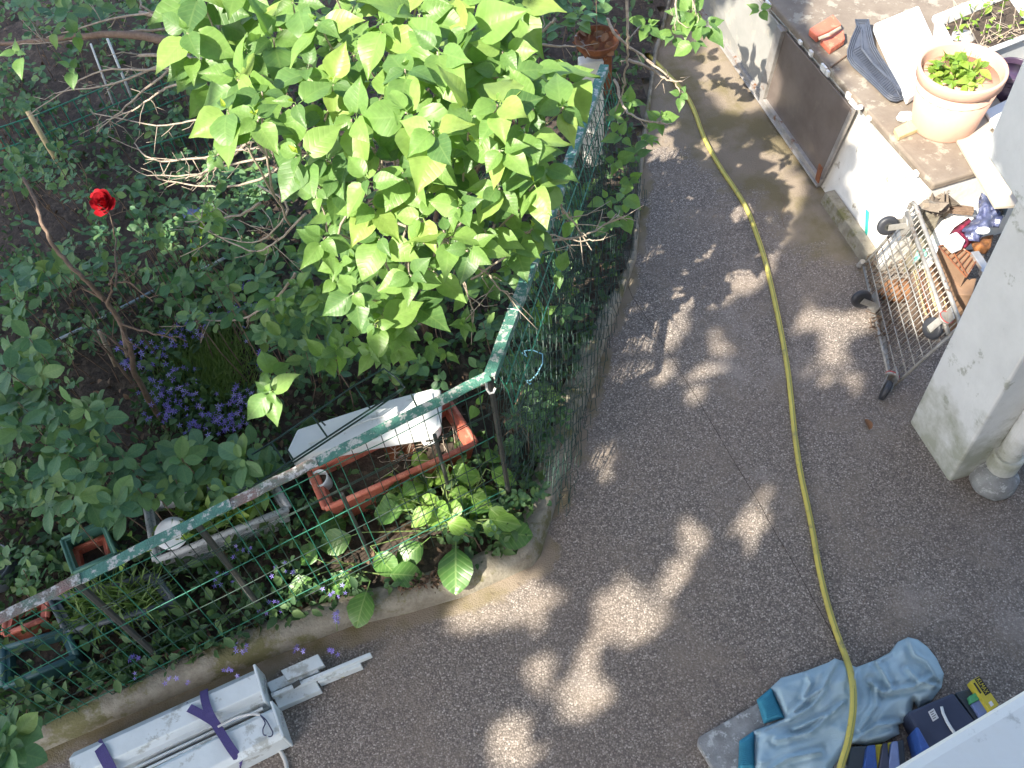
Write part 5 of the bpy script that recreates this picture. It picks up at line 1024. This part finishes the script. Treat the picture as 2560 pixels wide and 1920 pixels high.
# violet bellflowers
fl = MB(); pr = []
for k in range(5):
    a = k*1.2566; c_, s_ = math.cos(a), math.sin(a); c2, s2_ = math.cos(a+.33), math.sin(a+.33); c3, s3 = math.cos(a-.33), math.sin(a-.33)
    fl.add([(0, 0, 0), (c3*.45, s3*.45, .2), (c_, s_, .12), (c2*.45, s2_*.45, .2)], [(0, 1, 2, 3)])
FLM = fl.mesh('flower'); FLM.materials.append(leafmat('violet_petal', [(.15, .11, .46), (.22, .17, .58), (.28, .22, .66), (.4, .36, .72)], .15, .7, vein=0))
def bell(label, areas, n, foliage, Lr=(.012, .022), group='patches of violet bellflowers'):
    base = P(areas[0][0], areas[0][1], .06); t = thing('bellflower_patch', label, 'flowers', base, group)
    ms = []
    for k in range(foliage):
        u0, v0, ru, rv_ = rnd.choice(areas); a, q = rnd.random()*6.28, math.sqrt(rnd.random()); p = P(u0+math.cos(a)*q*ru, v0+math.sin(a)*q*rv_, rnd.uniform(.06, .13))
        if not inpoly(p.x, p.y, KIpoly): continue
        ms.append(frame(p, rv(1)+UP*.5, UP+rv(.7), rnd.uniform(.03, .06)))
    join_leaves('foliage', ms, [leaf_geo(prof=((0, .02), (.3, .2), (.7, .14), (1, .01)), cols=(-1, 0, 1), pet=.1, seed=i) for i in range(2)], G_cov, t)
    for k in range(n):
        u0, v0, ru, rv_ = areas[k % len(areas)]; a, q = rnd.random()*6.28, math.sqrt(rnd.random()); p = P(u0+math.cos(a)*q*ru, v0+math.sin(a)*q*rv_, rnd.uniform(.15, .24)); n_ = (Vec((0, -.45, 1))+rv(.35)).normalized(); M = frame(p, n_.orthogonal(), n_, rnd.uniform(*Lr)); inst('flower', FLM, t, M)
bell('violet bellflowers carpeting the bed right of the bent rose stem', [(300, 770, 45, 40), (340, 800, 40, 70), (330, 860, 40, 60), (400, 830, 50, 40), (470, 880, 50, 30), (400, 900, 60, 40), (440, 920, 50, 30), (380, 730, 60, 20), (500, 910, 35, 20), (270, 760, 20, 30), (360, 880, 30, 40), (520, 860, 25, 30), (420, 700, 40, 15)], 298, 1600)
bell('violet bellflowers in the shade at the right of the big patch, under the lilac', [(540, 690, 30, 50), (460, 670, 60, 25), (570, 780, 20, 30), (535, 640, 25, 40)], 60, 260)
bell('violet bellflowers straggling along the inside of the kerb below the mesh', [(520, 1190, 25, 20), (590, 1310, 40, 18), (620, 1240, 40, 25), (720, 1275, 35, 15), (500, 1450, 25, 14), (520, 1400, 15, 15), (640, 1400, 25, 12), (380, 1470, 30, 15), (290, 1440, 15, 30), (470, 1250, 40, 20), (720, 1410, 18, 10)], 78, 900, (.010, .015))
# lavender spike
lv = thing('flower_spike', 'single pale violet flower spike standing at the kerb', 'flower', P(728, 1362, .1))
m = MB(); a, b = P(728, 1362, .1), P(726, 1318, .22); m.tube([a, b], .0025, .002, 5); m.build('stem', M_greenstem, lv)
for k in range(20): q = a.lerp(b, .35+.65*k/20); M = frame(q+rv(.006), rv(1), Vec((0, -.6, .6))+rv(.5), .013); inst('flower', FLM, lv, M)
# herbs seen singly by the rail
singles('herb', 'yellow green lobed herb leaves between the square pot and the rail', 'herb', [(330, 1150, .3, .3, .5, .05), (285, 1160, .3, -.2, .3, .05), (300, 1180, .3, .4, -.2, .05), (325, 1180, .3, .5, .2, .045), (270, 1200, .3, -.2, -.6, .06), (260, 1190, .3, -.6, .1, .05), (385, 1165, .32, .6, .2, .06), (350, 1140, .3, .2, .7, .05)], HERB, P(310, 1180, .08))
# long sword leaf
m_sw = thing('iris_leaf', 'tall pale green sword shaped leaf standing in the dark middle of the bed', 'plant', P(430, 580, .05))
for pts, wd in (([(415, 590, .08), (425, 540, .3), (440, 470, .6), (455, 425, .8)], .035), ([(420, 590, .08), (418, 550, .25), (410, 510, .45)], .025)):
    m = MB(); pp = spl([P(*q) for q in pts], 4); n_ = len(pp); b0 = len(m.v)
    for i, p in enumerate(pp): wv = wd*(1-(i/(n_-1))**2)*.5+.001; m.v += [(p.x-wv, p.y, p.z), (p.x, p.y+.006, p.z), (p.x+wv, p.y, p.z)]
    for i in range(n_-1): m.f += [(i*3, i*3+1, i*3+4, i*3+3), (i*3+1, i*3+2, i*3+5, i*3+4)]
    m.build('blade', G_herb, m_sw, smooth=True)
# ground cover and litter over the bed
def cover(name, label, n, geos, mat, Ls, zr, area, keep):
    ms = []
    while len(ms) < n:
        u, v = rnd.uniform(-60, 1420), rnd.uniform(-80, 1640); p = P(u, v, rnd.uniform(*zr))
        if inpoly(p.x, p.y, KIpoly) and keep(p): ms.append(frame(p, rv(1)+UP*rnd.uniform(-.1, .5), UP+rv(.5), rnd.uniform(*Ls)))
    tag(join_leaves(name, ms, geos, mat, None), label, 'ground cover')
small = [leaf_geo(prof=((0, .05), (.3, .3), (.7, .24), (1, .02)), cols=(-1, 0, 1), pet=0, fold=.4, droop=.3, seed=i) for i in range(3)]
cover('leaf_litter', 'brown leaf litter scattered over the garden bed', 3600, small, G_lit, (.015, .045), (.055, .09), None, lambda p: True)
cover('ground_cover', 'low mixed green weeds covering the garden bed', 11000, small, G_cov, (.02, .065), (.06, .22), None, lambda p: nz((p.x, p.y, 0), 1.6, 2) > -.22)
ms = []
for k in range(260):
    u = rnd.uniform(860, 1010); v = 1262-(u-880)*.22+rnd.gauss(0, 8); p = P(u, v, .125+rnd.random()*.015); ms.append(frame(p, rv(1), UP+rv(.5), rnd.uniform(.008, .03)))
tag(join_leaves('leaf_litter', ms, small, G_lit, None), 'red brown leaf litter heaped on the kerb below the hosta', 'leaf litter')
# stakes, rods and small wire fences in the bed
def rod(name, label, cat, pts, r, mat): m = MB(); m.tube([P(*q) for q in pts], r, r, 8); return tag(m.build(name, mat, smooth=True), label, cat)
rod('metal_rod', 'long pale metal rod lying across the bed, left of the hazel leaves', 'rod', [(60, 765, .12), (200, 698, .13), (336, 626, .14)], .009, M_blueRod)
rod('metal_rod', 'short pale metal rod end showing between the shrub leaves', 'rod', [(430, 585, .2), (510, 545, .22)], .009, M_blueRod)
rod('white_stake', 'thin white stake, left of the pair in the upper left', 'stake', [(252, 244, .05), (196, 95, .62)], .007, M_whitepl)
rod('white_stake', 'thicker white stake, right of the pair in the upper left', 'stake', [(296, 238, .05), (232, 84, .62)], .009, M_whitepl)
rod('yellow_stake', 'flat yellow stake beside the small green wire fence at the left', 'stake', [(140, 375, .08), (100, 310, .3), (60, 240, .5)], .018, M_wood)
rod('orange_stick', 'short orange brown stick at the left edge of the small wire fence', 'stick', [(0, 300, .3), (25, 380, .1)], .01, M_rust)
rod('brown_stub', 'upright brown stub of a cut stem in the bellflowers', 'stub', [(215, 715, .5), (250, 790, .2)], .012, M_twig)
rod('brown_stub', 'second cut stub just right of the first, near the rose stem', 'stub', [(262, 700, .5), (275, 770, .25)], .011, M_twig)
def lattice(label, a, b, drop, n, rows, mat=M_wire):
    t = thing('wire_border', label, 'border fence', P(a[0], a[1], .05), 'small green wire borders in the bed'); A_, B_ = P(*a), P(*b)
    for k in range(n+1):
        q = A_.lerp(B_, k/n); m = MB(); m.tube([q, q-UP*drop], .004, .004, 5); m.build('upright_wire', mat, t)
    for k in range(rows): m = MB(); m.tube([A_-UP*drop*k/(rows-1), B_-UP*drop*k/(rows-1)], .005, .005, 5); m.build('level_wire', mat, t)
lattice('small green wire border at the left edge beside the yellow stake', (-30, 285, .42), (82, 248, .42), .3, 6, 3)
lattice('small green wire border running behind the two white stakes', (80, 248, .5), (430, 105, .5), .28, 14, 3)
lattice('small green wire border half hidden among twigs below the bare bush', (300, 320, .32), (480, 270, .32), .18, 8, 2)
# terracotta pot in the bed
loft_pot('clay_pot', 'small terracotta pot half hidden under the lilac leaves', 'flower pot', P(560, 272, .05), .06, .085, .14, M_terra)
blob('blue_rag', 'crumpled pale blue rag lying in the dark bed', 'rag', P(418, 462, .12), .05, M_bluecard, (1.2, .8, .5), .6)
loft_pot('teal_pot', 'dim grey blue pot at the lower left edge of the bed', 'flower pot', P(10, 1250, .05), .08, .11, .16, M_slate)
# leaf poking in at the bottom left corner, from a shrub in the foreground
shrub('corner_shrub', 'bright green leaves poking in at the bottom left corner', 'shrub', [(0, 1610, 40, 40), (-40, 1640, 50, 50)], SHR, G_shrS, gs, .12, 9, (.5, .8), 60, (2, 3), False)

# ================================================================== SHADE TREE to the left, beyond the frame
LITPOLY = [([(360, -80), (1230, 60), (1220, 330), (1170, 490), (1080, 525), (950, 520), (880, 640), (820, 700), (740, 640), (640, 520), (600, 330), (420, 240)], None), ([(1890, 235), (1838, 400), (1885, 540), (1925, 600), (1975, 690), (2080, 560), (2150, 470), (2180, 300), (2230, 90), (2230, -60), (1780, -40)], .55), ([(1390, -60), (1560, -60), (1560, 90), (1480, 110), (1390, 60)], .93), ([(280, 220), (600, 240), (560, 400), (330, 390)], .75)]
DAPPLE = [(1545, 750, 30, 40), (1530, 800, 24, 20), (1400, 778, 34, 26), (1365, 812, 18, 20), (1500, 850, 16, 12), (1755, 680, 30, 26), (1815, 722, 46, 34), (1775, 790, 46, 34), (1835, 810, 30, 24), (1870, 690, 30, 24), (1108, 1575, 22, 26), (1092, 1612, 20, 18), (1138, 1645, 20, 16), (1275, 1500, 34, 20), (1240, 1525, 20, 12), (1405, 1335, 30, 34), (1355, 1370, 30, 16), (1320, 1310, 16, 30), (1285, 1395, 22, 24), (1492, 1160, 16, 22), (1474, 1215, 18, 26), (1455, 1255, 14, 12), (1158, 1440, 14, 16), (1080, 1238, 100, 18), (1150, 1275, 60, 22), (985, 1325, 26, 34), (1045, 1330, 22, 26), (1140, 1335, 30, 18), (1175, 1300, 24, 14), (1310, 1040, 16, 14), (1640, 1095, 10, 18), (1612, 1150, 12, 20), (1240, 860, 26, 10), (1190, 1080, 12, 10), (1350, 1270, 12, 10), (1296, 975, 12, 16)]
low = [(640, 1262, 50, 8, .22), (720, 1232, 50, 8, .22), (800, 1205, 40, 8, .22), (1000, 1090, 70, 50, .25), (900, 1120, 40, 40, .25), (920, 970, 30, 30, .3), (985, 960, 40, 40, .25), (250, 480, 40, 40, .8), (1100, 700, 40, 90, 1.1), (1060, 790, 40, 40, 1.1), (570, 870, 40, 30, 1.05)]
tg = []
for poly, z in LITPOLY:
    us = [p[0] for p in poly]; vs = [p[1] for p in poly]; u = min(us)
    while u < max(us):
        v = min(vs)
        while v < max(vs):
            if inpoly(u, v, poly): tg.append((P(u, v, lil_z(u, v) if z is None else z), .12))
            v += 36
        u += 36
for u, v, a, b in DAPPLE:
    k = max(1, int(max(a, b)/16))
    for i in range(-k, k+1):
        for j in range(-k, k+1):
            x, y = i/k if k else 0, j/k if k else 0
            if x*x+y*y <= 1: tg.append((P(u+x*a*.6, v+y*b*.6, 0), .02))
for u, v, a, b, z in low: tg.append((P(u, v, z), .1)); tg.append((P(u+a*.5, v, z), .08)); tg.append((P(u-a*.5, v, z), .08))
TP = np.array([tuple(p) for p, r in tg]); TRd = np.array([r for p, r in tg]); SD = np.array(tuple(SUN_D))
E1 = np.cross(SD, [0, 0, 1]); E1 /= np.linalg.norm(E1); E2 = np.cross(SD, E1); T2 = np.stack([TP @ E1, TP @ E2], 1)
rng = np.random.default_rng(5)
# crown volume: far enough up the sun's path to stay out of the picture
NL = 70000; gx = rng.uniform(-5.2, 4.0, NL); gy = rng.uniform(.2, 7.6, NL); hz_ = rng.uniform(4.9, 7.2, NL)
LP = np.stack([gx, gy, np.zeros(NL)], 1) - SD*(hz_/abs(SD[2]))[:, None]
l2 = np.stack([LP @ E1, LP @ E2], 1); keep = np.ones(NL, bool)
for i in range(0, NL, 3000):
    dd = np.hypot(l2[i:i+3000, None, 0]-T2[None, :, 0], l2[i:i+3000, None, 1]-T2[None, :, 1]); keep[i:i+3000] = (dd > TRd[None]+.06).all(1)  # crown shaped for the light: no leaf that would shade a chosen spot
LPk = LP[keep]
tree = thing('shade_tree', 'tall leafy tree left of the picture that throws the dappled shade', 'tree', (-5.2, -.6, 0))
ms = []
for p in LPk[:30000]:
    d = rv(1).normalized(); k = rnd.uniform(.14, .22); ms.append(frame(Vec(p)-d*k*.5, d, UP*1.2+rv(.5)-SUN_D*.6, k))
big = [leaf_geo(prof=((0, .05), (.3, .36), (.65, .34), (1, .04)), cols=(-1, 0, 1), pet=0, fold=.15, droop=.2, seed=i) for i in range(2)]
join_leaves('crown', ms, big, G_crown, tree)
m = MB(); m.tube([Vec((-5.2, -.6, 0)), Vec((-5.25, -.6, 2)), Vec((-5.1, -.5, 4)), Vec((-5, -.4, 6.6))], .2, .06, 12); m.build('trunk', M_bark, tree, smooth=True)
for k in range(9): a = k*.7; m = MB(); b = Vec((-5.1, -.5, 3.6+.25*k)); e = Vec((math.cos(a)*2.6, math.sin(a)*2.6, 1.6)); m.tube([b, b+e*.5+UP*.2, b+e], .06, .015, 7); m.build('limb', M_bark, tree, smooth=True)
print('leaves in crown', len(ms), 'lit targets', len(tg))
